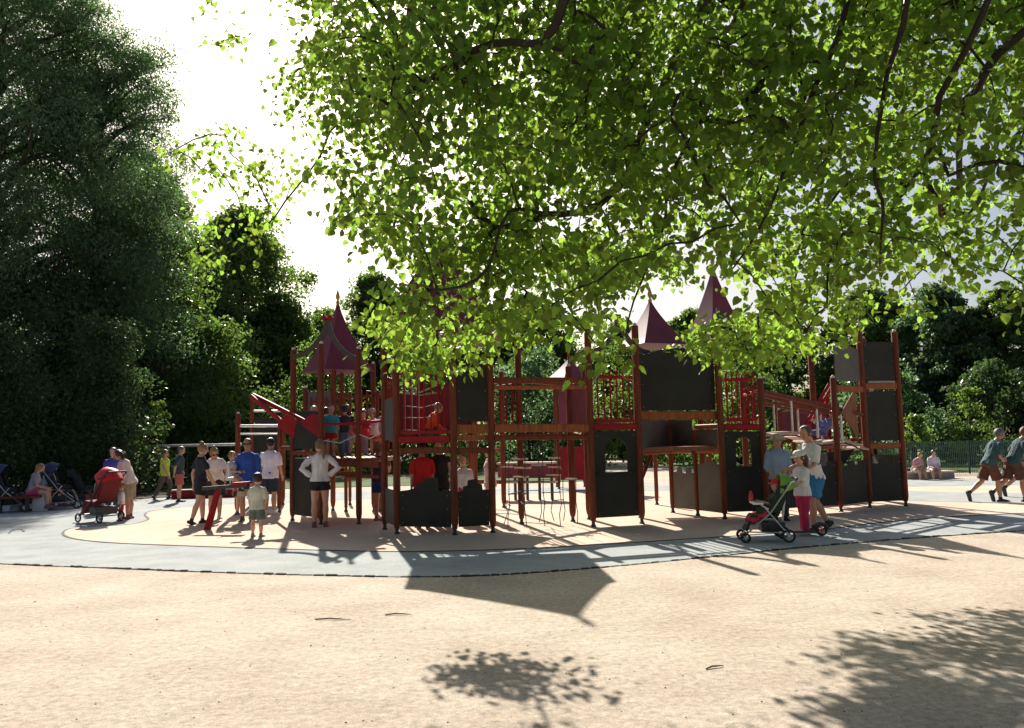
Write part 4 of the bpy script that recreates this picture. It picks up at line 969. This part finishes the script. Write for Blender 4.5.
        remesh(m, .011, 1, .009*H, len(label)+3).build('shorts' if bottom == 'shorts' else 'trousers', cloth(bcol), root)
    if bottom == 'skirt':
        m = MB(); kn = (legs[0][1]+legs[1][1])/2; h_ = pel; ax = (kn-h_)
        rs = []
        for t, a, b in ((-.25, .092, .066), (0, .102, .078), (.4, .118, .098), (.8, .135, .115)):
            c = h_+ax*t; rs.append([c+V3((a*H+d)*math.cos(q), (b*H+d)*math.sin(q)*(1+.05*math.sin(5*q)), 0) for q in [2*math.pi*j/24 for j in range(24)]])
        m.rings(rs); remesh(m, .012, 1, .012*H, 5).build('skirt', cloth(bcol), root)
    if shoes is not None:
        for h0, kn, an, T, Sh, fd, sd in legs:
            m = MB(); s_ = V3(fd.y, -fd.x, 0).normalized(); dn = s_.cross(fd).normalized(); dn = -dn if dn.z > 0 else dn
            m.tube([an-fd*.042*H+dn*.020*H, an-fd*.012*H+dn*.010*H, an+fd*.045*H+dn*.017*H, an+fd*.09*H+dn*.025*H, an+fd*.115*H+dn*.028*H], [.020*H, .031*H, .027*H, .023*H, .012*H], 12, True, (.95, .9), s_)
            m.tube([an-Sh*.035*H, an+dn*.005*H], [.022*H+.003, .026*H], 10)
            m.build('shoe', cloth(shoes, .6), root)
    if hat:
        kind_, hcol = hat; m = MB(); c = hc-hfw*hh*.06
        m.rings([[c+hup*hh*z+hrt*hh*a*math.cos(q)+hfw*hh*b*math.sin(q) for q in [2*math.pi*j/18 for j in range(18)]] for z, a, b in ((.28, .92, 1.06), (.55, .93, 1.07), (.85, .82, .94), (1.08, .55, .65), (1.17, .1, .15))])
        if kind_ == 'cap':
            m.prism([(-hh*.62, 0), (-hh*.55, hh*.5), (-hh*.2, hh*.8), (hh*.2, hh*.8), (hh*.55, hh*.5), (hh*.62, 0)], c+hfw*hh*.85+hup*hh*.36, hrt, (hfw-hup*.22).normalized(), .008)
        if kind_ == 'brim':
            m.rings([[c+hup*hh*z+hrt*hh*a*math.cos(q)+hfw*hh*a*math.sin(q) for q in [2*math.pi*j/20 for j in range(20)]] for z, a in ((.32, .9), (.2, 1.55), (.24, 1.58), (.38, .93))])
        m.build('cap' if kind_ == 'cap' else 'sun_hat', cloth(hcol), root)
    if glasses:
        m = MB()
        for sd in (-1, 1): m.ball(hc+hrt*sd*hh*.32+hfw*hh*.93+hup*hh*.08, (hh*.27, hh*.07, hh*.19), 10, 7); m.tube([hc+hrt*sd*hh*.6+hfw*hh*.86+hup*hh*.12, hc+hrt*sd*hh*.8-hfw*hh*.05+hup*hh*.1], hh*.035, 5)
        m.tube([hc-hrt*hh*.12+hfw*hh*.97+hup*hh*.1, hc+hrt*hh*.12+hfw*hh*.97+hup*hh*.1], hh*.03, 5)
        m.build('sunglasses', BLACKM, root)
    if stripe:
        m = MB()
        for sd in (-1, 1):
            A0, E = arms[0 if sd < 0 else 1][:2]
            m.tube([tp(.88)+rt*sd*.107*H*w, tp(.6)+rt*sd*(.1*H*w+d), tp(.35)+rt*sd*(.09*H*w+d)], [.02*H, .02*H, .012*H], 8, True, (.5, 1.6), rt)
        m.build('side_panel', cloth(stripe), root)
    root.location = (pos[0], pos[1], base_z if sit is None else 0); root.rotation_euler = (0, 0, R(face))
    return root
def G2(px, py, dy=0): p = G(px, py); return (p.x, p.y+dy)
HIPS = dict(al=(.75, -.25, -.75), fl=(-.72, .25, -.6), ar=(.75, -.25, -.75), fr=(-.72, .25, -.6))
WALK = dict(tl=(.02, .42, -1), sl=(0, -.12, -1), tr=(.02, -.28, -1), sr=(0, -.55, -1), toer=45, al=(.14, -.4, -1), fl=(0, .1, -1), ar=(.14, .35, -1), fr=(0, .6, -1))
PUSH = dict(al=(.08, .45, -1), fl=(-.05, 1, -.15), ar=(.08, .45, -1), fr=(-.05, 1, -.15))
SITP = dict(tl=(.1, 1, -.05), sl=(0, .15, -1), tr=(.1, 1, -.05), sr=(0, .05, -1), al=(.12, .45, -1), fl=(-.2, 1, -.1), ar=(.12, .45, -1), fr=(-.2, 1, -.1))
BROWN, DKB, BLOND, GREYH, GING = (.07, .035, .016), (.02, .013, .009), (.26, .155, .06), (.13, .12, .11), (.13, .055, .022)
WHITE, NAVY, RED, BLUE, KHAKI = (.72, .70, .67), (.015, .022, .06), (.50, .02, .02), (.03, .09, .42), (.55, .45, .33)
# front right family
person('man in white and navy shirt and blue shorts pushing the green pushchair', G2(817, 531), 1.79, 108, TAN_S, BROWN, 'short', WHITE, .42, -.12, 1.0, 'shorts', (.03, .19, .38), (.03, .03, .03), pose=dict(PUSH, tl=(.03, .35, -1), sl=(0, -.05, -1), tr=(.03, -.22, -1), sr=(0, -.62, -1), toer=35, lean=(7, 0), head=(14, 18), short=.8), stripe=NAVY)
person('girl in white cap, white top and pink trousers beside the green pushchair', G2(805, 534.5), 1.36, 100, FAIR, BROWN, 'long', WHITE, .4, -.12, 1.05, 'trousers', (.50, .02, .085), (.55, .53, .5), hat=('cap', (.62, .6, .52)), female=True, kid=.45, pose=dict(al=(.1, .5, -1), fl=(-.05, 1, .05), ar=(.1, .5, -1), fr=(-.05, 1, .05), head=(8, 15), tr=(.03, -.08, -1), tl=(.03, .1, -1)))
person('man in pale blue shirt and straw hat standing under the plank bridge', G2(781, 521), 1.62, 176, TAN_S, GREYH, 'short', (.22, .31, .43), .7, -.14, 1.05, 'trousers', (.03, .03, .035), (.04, .03, .03), hat=('brim', (.42, .32, .2)), pose=dict(al=(.2, .1, -1), fl=(-.3, .5, -1), ar=(.2, .1, -1), fr=(-.4, .6, -.9), head=(10, 0)))
# runners
RUN = dict(tl=(.02, -.35, -1), sl=(0, -1.0, -.85), toel=70, tr=(.02, .30, -1), sr=(0, .06, -1), al=(.12, -.05, -1), fl=(-.05, 1, -.25), ar=(.12, .25, -1), fr=(-.1, 1, -.15), lean=(24, 0), head=(-12, 0), short=.9)
person('grey haired man in blue grey T-shirt and brown shorts running, left one of the runners', G2(992, 502), 1.72, -92, TAN_S, GREYH, 'short', (.04, .095, .10), .42, -.14, 1.06, 'shorts', (.11, .045, .03), (.02, .02, .022), pose=RUN)
person('dark haired man in blue grey T-shirt running behind the grey haired runner', G2(1019, 502.5, .1), 1.76, -92, TAN_S, GING, 'short', (.035, .08, .095), .42, -.14, 1.06, 'shorts', (.10, .04, .03), (.02, .02, .022), pose=dict(RUN, lean=(27, 0)))
person('runner with pale hair and bright blue shirt cut by the right edge of the photo', G2(1056, 500, 1.0), 1.86, -92, TAN_S, BLOND, 'short', (.05, .28, .42), .42, -.14, 1.06, 'shorts', (.08, .05, .05), (.02, .02, .022), pose=dict(RUN, lean=(20, 0)))
# seated pair on the concrete bench
pb = G(920, 479.5)
person('woman in pink top sitting hunched on the concrete bench, hand at her chin', (pb.x-.1, pb.y+.05), 1.38, 190, FAIR, BLOND, 'short', (.55, .25, .27), .4, -.05, 1.05, 'shorts', (.5, .47, .46), (.4, .3, .25), female=True, sit=SBZ, pose=dict(SITP, lean=(28, 0), head=(5, 0), fr=(-.3, .6, .8)))
person('woman in white blouse and lilac white skirt sitting on the concrete bench', (pb.x+.5, pb.y+.05), 1.42, 168, FAIR, DKB, 'short', (.68, .6, .68), .6, -.05, 1.15, 'skirt', (.55, .52, .68), (.3, .2, .2), female=True, sit=SBZ, pose=dict(SITP, lean=(14, 0), head=(8, 0)))
# left: woman with red pushchair
person('woman in pale pink long sleeved top leaning over the red pushchair', G2(129, 519), 1.66, 95, TAN_S, DKB, 'long', (.68, .56, .54), .92, -.14, 1.12, 'shorts', (.30, .24, .16), (.15, .07, .05), female=True, pose=dict(PUSH, lean=(20, 0), head=(18, 20), short=.85, al=(.1, .1, -1), fl=(-.05, .8, -.6), ar=(.15, .05, -1), fr=(0, .25, -1)))
person('toddler in white top and red trousers standing beside the red pushchair', G2(121, 520.5), .86, 120, FAIR, BLOND, 'short', WHITE, .6, -.12, 1.0, 'trousers', (.48, .02, .03), (.5, .05, .06), kid=1)
person('dark haired woman in blue and violet top behind the red pushchair', G2(112, 511), 1.66, 205, FAIR, DKB, 'long', (.07, .06, .30), .45, -.14, 1, 'trousers', (.03, .03, .05), (.03, .03, .03), female=True, pose=dict(head=(5, -20), lean=(3, 0)))
person('small child in grey top behind the left side of the red pushchair', G2(100, 512), 1.0, 200, FAIR, GING, 'short', (.42, .36, .36), .9, -.12, 1, 'trousers', (.2, .2, .24), (.1, .1, .1), kid=.9)
person('man in yellow safety vest and brown trousers walking near the swing frame', G2(164, 499), 1.60, -95, TAN_S, BROWN, 'short', (.48, .52, .05), .2, -.14, 1.08, 'trousers', (.09, .06, .045), (.03, .03, .03), pose=WALK)
person('man in black T-shirt and salmon red shorts with hands behind his back', G2(179, 502), 1.66, -75, TAN_S, GREYH, 'short', (.04, .05, .055), .42, -.14, 1.0, 'shorts', (.45, .10, .07), (.03, .03, .03), pose=dict(al=(.15, -.35, -1), fl=(-.5, -.15, -.8), ar=(.15, -.35, -1), fr=(-.5, -.15, -.8), head=(15, 0), short=.85))
# seesaw group
person('blonde woman with a bun in black top and short black skirt beside the seesaw', G2(200, 524), 1.70, -50, FAIR, BLOND, 'bun', (.015, .018, .03), .35, -.1, .95, 'shorts', (.015, .015, .018), (.03, .025, .03), female=True, pose=dict(WALK, head=(12, 0), tr=(.03, -.2, -1), sr=(0, -.35, -1), tl=(.02, .2, -1), sl=(0, 0, -1), toer=25))
person('blonde woman in loose cream top and black skirt leaning to hold a child', G2(215, 519), 1.68, -150, TAN_S, BLOND, 'bun', (.66, .6, .52), .35, -.1, 1.15, 'skirt', (.02, .02, .02), (.45, .42, .4), female=True, glasses=True, pose=dict(lean=(22, 8), head=(14, 0), al=(.25, .5, -1), fl=(-.3, 1, -.3), ar=(.1, .6, -1), fr=(-.1, 1, -.2)))
person('small child in white dress sitting on the red seesaw, feet dangling', G2(229, 523, .1), 1.02, -105, FAIR, BLOND, 'short', (.66, .67, .68), .3, -.3, 1.15, 'shorts', (.6, .6, .62), (.03, .03, .03), kid=.9, sit=.93, pose=dict(SITP, tl=(.12, 1, -.25), sl=(0, .5, -1), tr=(.12, 1, -.35), sr=(0, .3, -1), head=(5, 0)))
person('child in red shirt half hidden behind the seesaw and the blue shirted man', G2(233, 517, .5), 1.30, 170, FAIR, GING, 'short', (.42, .03, .03), .45, -.12, 1, 'shorts', (.03, .03, .06), (.1, .1, .1), kid=.6)
person('man in bright blue shirt, khaki shorts and sunglasses facing the camera', G2(247, 521.5), 1.78, 186, TAN_S, GING, 'short', BLUE, .78, -.2, 1.12, 'shorts', KHAKI, (.08, .07, .06), glasses=True, pose=dict(al=(.2, 0, -1), fl=(-.25, .6, -1), ar=(.2, 0, -1), fr=(-.45, .55, -.9), head=(4, 0), short=.85))
person('man in white T-shirt and navy shorts seen from behind near the ladder', G2(270, 515), 1.80, -12, TAN_S, DKB, 'short', (.70, .70, .76), .45, -.16, 1.05, 'shorts', (.02, .025, .05), (.6, .6, .6), pose=dict(short=.85, al=(.15, .1, -1), fl=(-.1, .6, -.8), ar=(.16, .1, -1), fr=(-.1, .6, -.8)))
person('small boy in cream T-shirt and grey green shorts seen from behind', G2(257, 537.5), 1.16, -8, FAIR, DKB, 'short', (.62, .58, .47), .45, -.16, 1.05, 'shorts', (.12, .15, .13), (.2, .18, .15), kid=.75, pose=dict(short=.88, al=(.22, .05, -1), fl=(0, .3, -1), ar=(.2, .2, -1), fr=(-.5, .7, -.6), tl=(.08, 0, -1), tr=(.08, 0, -1)))
person('woman with long light brown ponytail, white top and black shorts, hands on hips', G2(320, 527.5), 1.72, 12, FAIR, (.17, .09, .04), 'pony', (.72, .68, .70), .95, .0, 1.02, 'shorts', (.012, .012, .014), (.18, .08, .05), female=True, pose=dict(HIPS, short=.38, tl=(.06, 0, -1), tr=(.06, 0, -1), head=(0, 35)))
person('woman in navy top and shorts standing in the opening beside the front tower', G2(380, 521), 1.62, -30, TAN_S, GING, 'bun', (.05, .02, .06), .25, -.1, 1, 'shorts', (.02, .04, .13), (.25, .12, .08), female=True, pose=dict(al=(.12, .2, -1), fl=(-.5, .8, .3), ar=(.12, .3, -1), fr=(-.5, .8, .4), head=(-12, 0), short=.6))
# children on the small tower's deck
dA2 = dA+.045
def on(px, Y): return (X(px, Y), Y)
person('child in turquoise top and red shorts standing on the small tower deck', on(330, 17.0), 1.12, 200, FAIR, GING, 'short', (.05, .36, .42), .45, -.12, 1, 'shorts', (.48, .03, .04), (.5, .5, .5), kid=.7, base_z=dA2, pose=dict(al=(.15, .4, -1), fl=(-.1, 1, -.2), head=(15, 0)))
person('fair haired child in red and white top crouching on the small tower deck', on(352, 17.0), 1.05, 215, FAIR, (.42, .32, .18), 'short', (.5, .12, .12), .45, -.12, 1, 'shorts', (.45, .42, .4), (.1, .1, .1), kid=.7, base_z=dA2, pose=dict(lean=(35, 0), tl=(.2, .6, -1), sl=(0, -.5, -1), tr=(.2, .6, -1), sr=(0, -.5, -1), al=(.1, .8, -.6), fl=(0, 1, 0), ar=(.1, .8, -.6), fr=(0, 1, 0)))
person('child in white top and beige cap on the small tower deck, beside the post', on(373, 16.9), 1.0, 160, TAN_S, BROWN, 'short', (.65, .6, .62), .5, -.12, 1, 'shorts', (.40, .04, .05), (.1, .1, .1), hat=('cap', (.42, .36, .3)), kid=.8, base_z=dA2, pose=dict(lean=(12, 0), al=(.1, .8, -.6), fl=(0, 1, .1)))
person('dark haired child in black top standing at the back of the small tower deck', on(344, 17.6), 1.12, 30, TAN_S, DKB, 'short', (.02, .02, .025), .5, -.12, 1, 'trousers', (.05, .14, .26), (.1, .1, .1), kid=.7, base_z=dA2)
person('blonde child at the left back of the small tower deck, only the head showing', on(313, 17.7), 1.12, 190, FAIR, (.42, .32, .18), 'short', (.1, .1, .12), .5, -.12, 1, 'shorts', (.1, .1, .1), (.1, .1, .1), kid=.7, base_z=dA2)
person('small child in red jacket leaning on the red rail of the small tower deck', on(362, 16.75), .98, 190, FAIR, DKB, 'short', (.5, .02, .03), .9, -.12, 1.1, 'trousers', (.25, .22, .3), (.1, .1, .1), kid=.9, base_z=dA2, pose=dict(lean=(18, 0), al=(.1, .8, -.5), fl=(0, 1, 0), ar=(.1, .8, -.5), fr=(0, 1, 0)))
person('child in violet grey top beside the post on the small tower deck', on(382, 17.1), 1.08, 230, FAIR, BLOND, 'short', (.22, .18, .3), .9, -.12, 1.1, 'shorts', (.3, .05, .06), (.1, .1, .1), kid=.8, base_z=dA2, pose=dict(lean=(10, 0)))
person('child in white top at the back rail of the small tower deck', on(325, 18.0), 1.1, 10, FAIR, BROWN, 'short', (.6, .6, .62), .5, -.12, 1.1, 'trousers', (.05, .06, .12), (.1, .1, .1), kid=.8, base_z=dA2)
# front tower
person('child in bright orange top leaning forward on the front tower deck', on(428, 14.7), 1.02, -60, FAIR, BLOND, 'short', (.72, .10, .02), .9, -.1, 1.08, 'shorts', (.05, .05, .08), (.1, .1, .1), kid=.8, sit=1.80, pose=dict(SITP, lean=(25, 0), head=(0, 0), sl=(0, .9, -.3), sr=(0, .9, -.3)))
person('person in red T-shirt standing beneath the front tower deck', on(421, 15.3), 1.60, 20, TAN_S, DKB, 'short', (.52, .012, .018), .45, -.16, 1.1, 'trousers', (.02, .02, .02), (.1, .1, .1), pose=dict(lean=(4, 0)))
person('person in black vest top beneath the front tower deck, arms down', on(438, 15.6), 1.64, 165, FAIR, GREYH, 'short', (.02, .02, .02), .08, -.2, 1.1, 'trousers', (.02, .02, .02), (.1, .1, .1), pose=dict(al=(.3, 0, -1), fl=(.0, .2, -1), ar=(.3, 0, -1), fr=(0, .2, -1)))
person('child in white T-shirt and pink red shorts seen under the front tower', on(461, 16.2), 1.36, 180, FAIR, BROWN, 'short', (.66, .68, .74), .45, -.1, 1, 'shorts', (.45, .04, .08), (.5, .5, .5), kid=.5)
person('person in pale pink standing partly hidden by the right post of the front tower', on(488, 16.4), 1.5, 90, FAIR, BROWN, 'long', (.66, .5, .5), .5, -.2, 1, 'trousers', (.6, .45, .45), (.5, .5, .5), female=True)
person('child in orange top seen through the gap left of the second window tower', G2(705, 501), 1.15, 150, FAIR, BROWN, 'short', (.7, .12, .04), .5, -.1, 1.1, 'shorts', (.05, .06, .1), (.1, .1, .1), kid=.7)
person('child in blue clothes lying back on the plank bridge', (X(828, 17.4), 17.9), 1.15, 90, FAIR, BROWN, 'short', (.10, .14, .36), .9, -.1, 1.2, 'trousers', (.07, .10, .30), (.1, .1, .1), kid=.6, sit=zat((0, 17.4), 441)+.0, pose=dict(SITP, lean=(-38, 0), sl=(0, .8, -.5), sr=(0, .6, -.8)))
# seated on the left
person('blonde woman in grey top and pink shorts sitting between the navy pushchairs', (X(31, 21.6), 21.7), 1.60, -70, FAIR, BLOND, 'long', (.3, .28, .32), .4, -.05, 1, 'shorts', (.5, .05, .13), (.2, .1, .1), female=True, sit=.45, pose=dict(SITP, lean=(14, 0), head=(14, 0), short=.5))
person('person in pale lilac shirt sitting beside the blonde woman on the left', (X(43, 22.1), 22.3), 1.62, -78, FAIR, GING, 'short', (.52, .50, .62), .45, -.05, 1.05, 'shorts', (.3, .27, .25), (.2, .1, .1), sit=.45, pose=dict(SITP, lean=(10, 0), head=(16, 0)))
bn = empty('park_bench', (X(34, 21.9), 21.9, 0), 'dark timber bench under the seated pair on the far left', 'bench')
MB().box((X(34, 21.9)-.1, 21.95, .40), (1.0, 1.5, .05), 0).build('seat', WOOD, bn)
for x_ in (-.4, .3):
    for y_ in (-.6, .6): MB().box((X(34, 21.9)-.1+x_, 21.95+y_, .19), (.07, .07, .38)).build('leg', BLACKM, bn)
# ------------------------------------------------------------------ pushchairs, scooter, seesaw, bags
def wheel(par, c, r, w=.035, axis=(1, 0, 0), rim=None):
    ax = Vector(axis).normalized(); a = ax.orthogonal().normalized(); b = ax.cross(a); c = Vector(c); mb = MB(); rs = []
    n = 20
    vs = []; fs = []
    for i in range(n):
        q = 2*math.pi*i/n; d = a*math.cos(q)+b*math.sin(q)
        for k in range(6): p = 2*math.pi*k/6; vs.append(c+d*(r-w/2+w/2*math.cos(p))+ax*w/2*math.sin(p))
    for i in range(n):
        for k in range(6): fs.append((i*6+k, i*6+(k+1) % 6, ((i+1) % n)*6+(k+1) % 6, ((i+1) % n)*6+k))
    mb.add(vs, fs); t = mb.build('wheel', RUBBER, par)
    m2 = MB(); m2.tube([c-ax*w*.5, c+ax*w*.5], r*.22, 12)
    for k in range(5): q = 2*math.pi*k/5; d = a*math.cos(q)+b*math.sin(q); m2.tube([c, c+d*(r-w*.6)], r*.07, 6)
    m2.build('rim', rim or STEEL, t); return t
def pushchair(label, pos, face, fab, hood, frame, group=None, hood_open=1., scale=1., front2=False, tray=False, hoodk=1.):
    """faces local +Y"""
    rt = empty('pushchair', (0, 0, 0), label, 'pushchair', group); s = scale
    fr = MB()
    for x in (-.24, .24):
        fr.tube([(x, -.46, 1.02), (x, -.38, .98), (x, -.02, .48), (x, .40, .13)], .014, 8)      # handle to front wheel
        fr.tube([(x, -.30, .12), (x, .0, .50), (x, .06, .58)], .013, 8)
        fr.tube([(x, -.30, .16), (x, .38, .18)], .011, 8)
    fr.tube([(-.24, -.30, .14), (.24, -.30, .14)], .012, 8); fr.tube([(-.24, .38, .16), (.24, .38, .16)], .012, 8)
    fr.build('frame', frame, rt)
    MB().tube([(-.24, -.44, 1.01), (-.2, -.49, 1.05), (.2, -.49, 1.05), (.24, -.44, 1.01)], .02, 8).build('handle', RUBBER, rt)
    se = MB()
    def slab(pts, x, t):
        se.rings([[Vector((xx, p[0], p[1])) for xx in (-x, -x*.5, 0, x*.5, x)]+[Vector((xx, p[0]+t*n_[0], p[1]+t*n_[1])) for xx in (x, x*.5, 0, -x*.5, -x)] for p, n_ in pts])
    slab([((-.34, .98), (-.9, -.4)), ((-.26, .75), (-.9, -.4)), ((-.14, .48), (-.8, -.6)), ((-.06, .44), (-.3, -1)), ((.12, .44), (0, -1)), ((.26, .46), (0, -1)), ((.30, .42), (-.3, -1)), ((.37, .24), (-1, -.3)), ((.40, .20), (-1, -.5))], .20, .045)
    for x in (-.21, .21): se.prism([(-.32, .95), (-.16, .5), (.2, .47), (.2, .58), (-.05, .62), (-.16, .92)], (x, 0, 0), (0, 1, 0), (0, 0, 1), .03)
    se.build('seat', fab, rt)
    hd = MB(); n = 9; rs = []
    for i in range(7):
        a = R(70)-R(78+20*hoodk)*i/6*hood_open; c_ = Vector((0, -.20, .80)); d = Vector((0, math.sin(a)*-1, math.cos(a)))
        row = []
        for k in range(n):
            q = math.pi*k/(n-1); puff = 1-.05*(i % 2)
            row.append(c_+Vector((-.235*math.cos(q), 0, 0))+d*(.36*math.sin(q)**.7)*puff+Vector((0, 0, .0)))
        rs.append(row+[p-(p-c_).normalized()*.012 for p in reversed(row)])
    hd.rings(rs); hd.build('hood', hood, rt)
    bk = MB(); bk.rings([[Vector((x*w_, y, z)) for x, y in ((-1, -.26), (1, -.26), (1, .12), (-1, .12))] for w_, z in ((.17, .17), (.19, .2), (.2, .33))]); bk.build('basket', BLACKM, rt)
    for x in (-.25, .25):
        wheel(rt, (x, -.30, .11), .11); 
        if front2: wheel(rt, (x-.035, .40, .085), .085); wheel(rt, (x+.035, .40, .085), .085)
        else: wheel(rt, (x, .40, .10), .10)
    if tray: MB().box((0, .16, .64), (.5, .16, .025)).tube([(-.24, .0, .55), (-.24, .12, .62)], .012, 6).tube([(.24, .0, .55), (.24, .12, .62)], .012, 6).build('tray', WHITEP, rt)
    rt.scale = (s, s, s); rt.location = (pos[0], pos[1], 0); rt.rotation_euler = (0, 0, R(face)); return rt
pushchair('bright red pushchair with its round hood up, in front of the woman in pink', G2(101, 522), 62, cloth((.14, .010, .012)), cloth((.58, .012, .015), .5), BLACKM, hoodk=2.1, scale=1.06)
FC = G(768, 541)
pushchair('green and black pushchair with white tray carrying a child, pushed on the path', (FC.x, FC.y), 82, cloth((.02, .03, .02)), cloth((.16, .34, .04), .6), STEEL, front2=True, tray=True, hood_open=.6, hoodk=1.5, scale=.9)
person('child in red cap and dark clothes sitting in the green pushchair', (FC.x+.08, FC.y), .92, 84, FAIR, BLOND, 'short', (.03, .035, .03), .5, 0, 1, 'shorts', (.03, .04, .03), (.45, .2, .18), hat=('cap', (.55, .02, .04)), kid=1, sit=.41, pose=dict(SITP, lean=(-16, 0), sl=(0, .75, -.8), sr=(0, .5, -1), head=(10, 25)))
bt = MB(); c = Vector((FC.x-.19, FC.y+.12, .60)); bt.lathe(c, [(.035, 0), (.038, .02), (.038, .09), (.02, .13), (.02, .15)], 12)
bt.build('drinking_bottle', cloth((.6, .04, .05), .4), None, label='small red drinking bottle standing on the white pushchair tray', cat='bottle')
sg = 'navy pushchairs parked on the left'
NB = cloth((.02, .032, .10), .6); DK = cloth((.018, .018, .024))
pushchair('navy pushchair with pale frame tubes, cut by the left edge of the photo', G2(8, 512), -70, DK, NB, STEEL, sg, scale=1.12)
pushchair('navy pushchair with pale frame tubes beside the knees of the seated woman', G2(60, 509), -68, DK, NB, STEEL, sg, scale=1.12)
pushchair('low black pushchair between the navy one and the red one', G2(85, 505), -60, DK, DK, BLACKM, sg, scale=.95, hood_open=.5)
bl = MB(); rn = random.Random(8)
for k in range(7): bl.ball((FC.x-.02-.035*k, FC.y+rn.uniform(-.1, .1), .45-.022*k+rn.uniform(-.02, .03)), (.11, .13, .06), 10, 6)
bq = remesh(bl, .012, 2, .012, 3).build('blanket', cloth((.46, .03, .07)), None, label='crumpled red blanket lying over the lap of the child in the green pushchair', cat='blanket')
# scooter
so_ = G(822, 536); sc2 = Vector((so_.x, so_.y, 0)); ks = empty('kick_scooter', sc2, 'red wheeled kick scooter standing beside the girl in pink trousers', 'scooter')
MB().beam(sc2+V3(-.06, 0, .07), sc2+V3(-.58, .05, .07), .1, .025).build('deck', BLACKM, ks)
MB().tube([sc2+V3(-.62, .05, .1), sc2+V3(-.50, .04, .86)], .017, 8).build('stem', WHITEP, ks)
MB().tube([sc2+V3(-.50, -.18, .86), sc2+V3(-.50, .26, .86)], .015, 8).build('handlebar', RUBBER, ks)
REDR = cloth((.55, .02, .03), .4)
wheel(ks, sc2+V3(0, 0, .10), .10, .045, (0, 1, 0), REDR); wheel(ks, sc2+V3(-.66, .06, .10), .10, .045, (0, 1, 0), REDR)
MB().prism([(.12, .12), (.07, .2), (-.03, .225), (-.12, .17), (-.1, .15), (-.02, .19), (.05, .17), (.1, .1)], sc2+V3(0, 0, 0), (1, 0, 0), UP, .06).build('mudguard', BLACKM, ks)
# seesaw
ss = G(211, 530); sp = Vector((ss.x, ss.y, 0)); sw = empty('seesaw', sp, 'red seesaw on a slanting red post between the two blonde women', 'seesaw')
MB().tube([sp+V3(-.08, 0, -.02), sp+V3(.0, .02, .3), sp+V3(.12, .04, .78)], [.07, .065, .055], 10).build('post', REDM, sw)
MB().beam(sp+V3(-.2, .08, .80), sp+V3(.72, 0, .85), .12, .07).build('beam', BLACKM, sw)
MB().box(sp+V3(.58, .02, .89), (.32, .24, .05), 0, 0, -.05).build('seat', REDM, sw)
MB().tube([sp+V3(.36, -.14, 1.0), sp+V3(.36, .18, 1.0)], .015, 8).tube([sp+V3(.36, .02, .84), sp+V3(.36, .02, 1.0)], .015, 8).build('handle', STEEL, sw)
def bag(name, label, px, py, w, h, m, cat='bag'):
    c = G(px, py); mb = MB(); rs = []
    for z, k in ((0, .92), (.04, 1), (.5, 1.04), (.85, .92), (1, .8)): rs.append([Vector((c.x+w/2*k*a, c.y+.11*k*b, z*h)) for a, b in ((-1, -.6), (-.8, -1), (0, -1.1), (.8, -1), (1, -.6), (1, .6), (.8, 1), (0, 1.1), (-.8, 1), (-1, .6))])
    mb.rings(rs); t = empty(name, (c.x, c.y, 0), label, cat)
    mb.build('body', m, t)
    for s in (-.08, .08): MB().tube([(c.x-w*.22, c.y+s, h*.98), (c.x-w*.15, c.y+s, h*1.25), (c.x+w*.15, c.y+s, h*1.25), (c.x+w*.22, c.y+s, h*.98)], .012, 6).build('strap', DK, t)
bag('shopping_bag', 'white and pale lilac bag standing in front of the seated blonde woman', 40, 511, .36, .45, cloth((.72, .68, .76)))
bag('small_bag', 'small pale crumpled bag on the ground by the left edge pushchair', 16, 511, .26, .16, cloth((.55, .52, .52)))
bag('backpack', 'dark backpack lying at the left end of the concrete bench', 905, 479, .4, .35, NB)
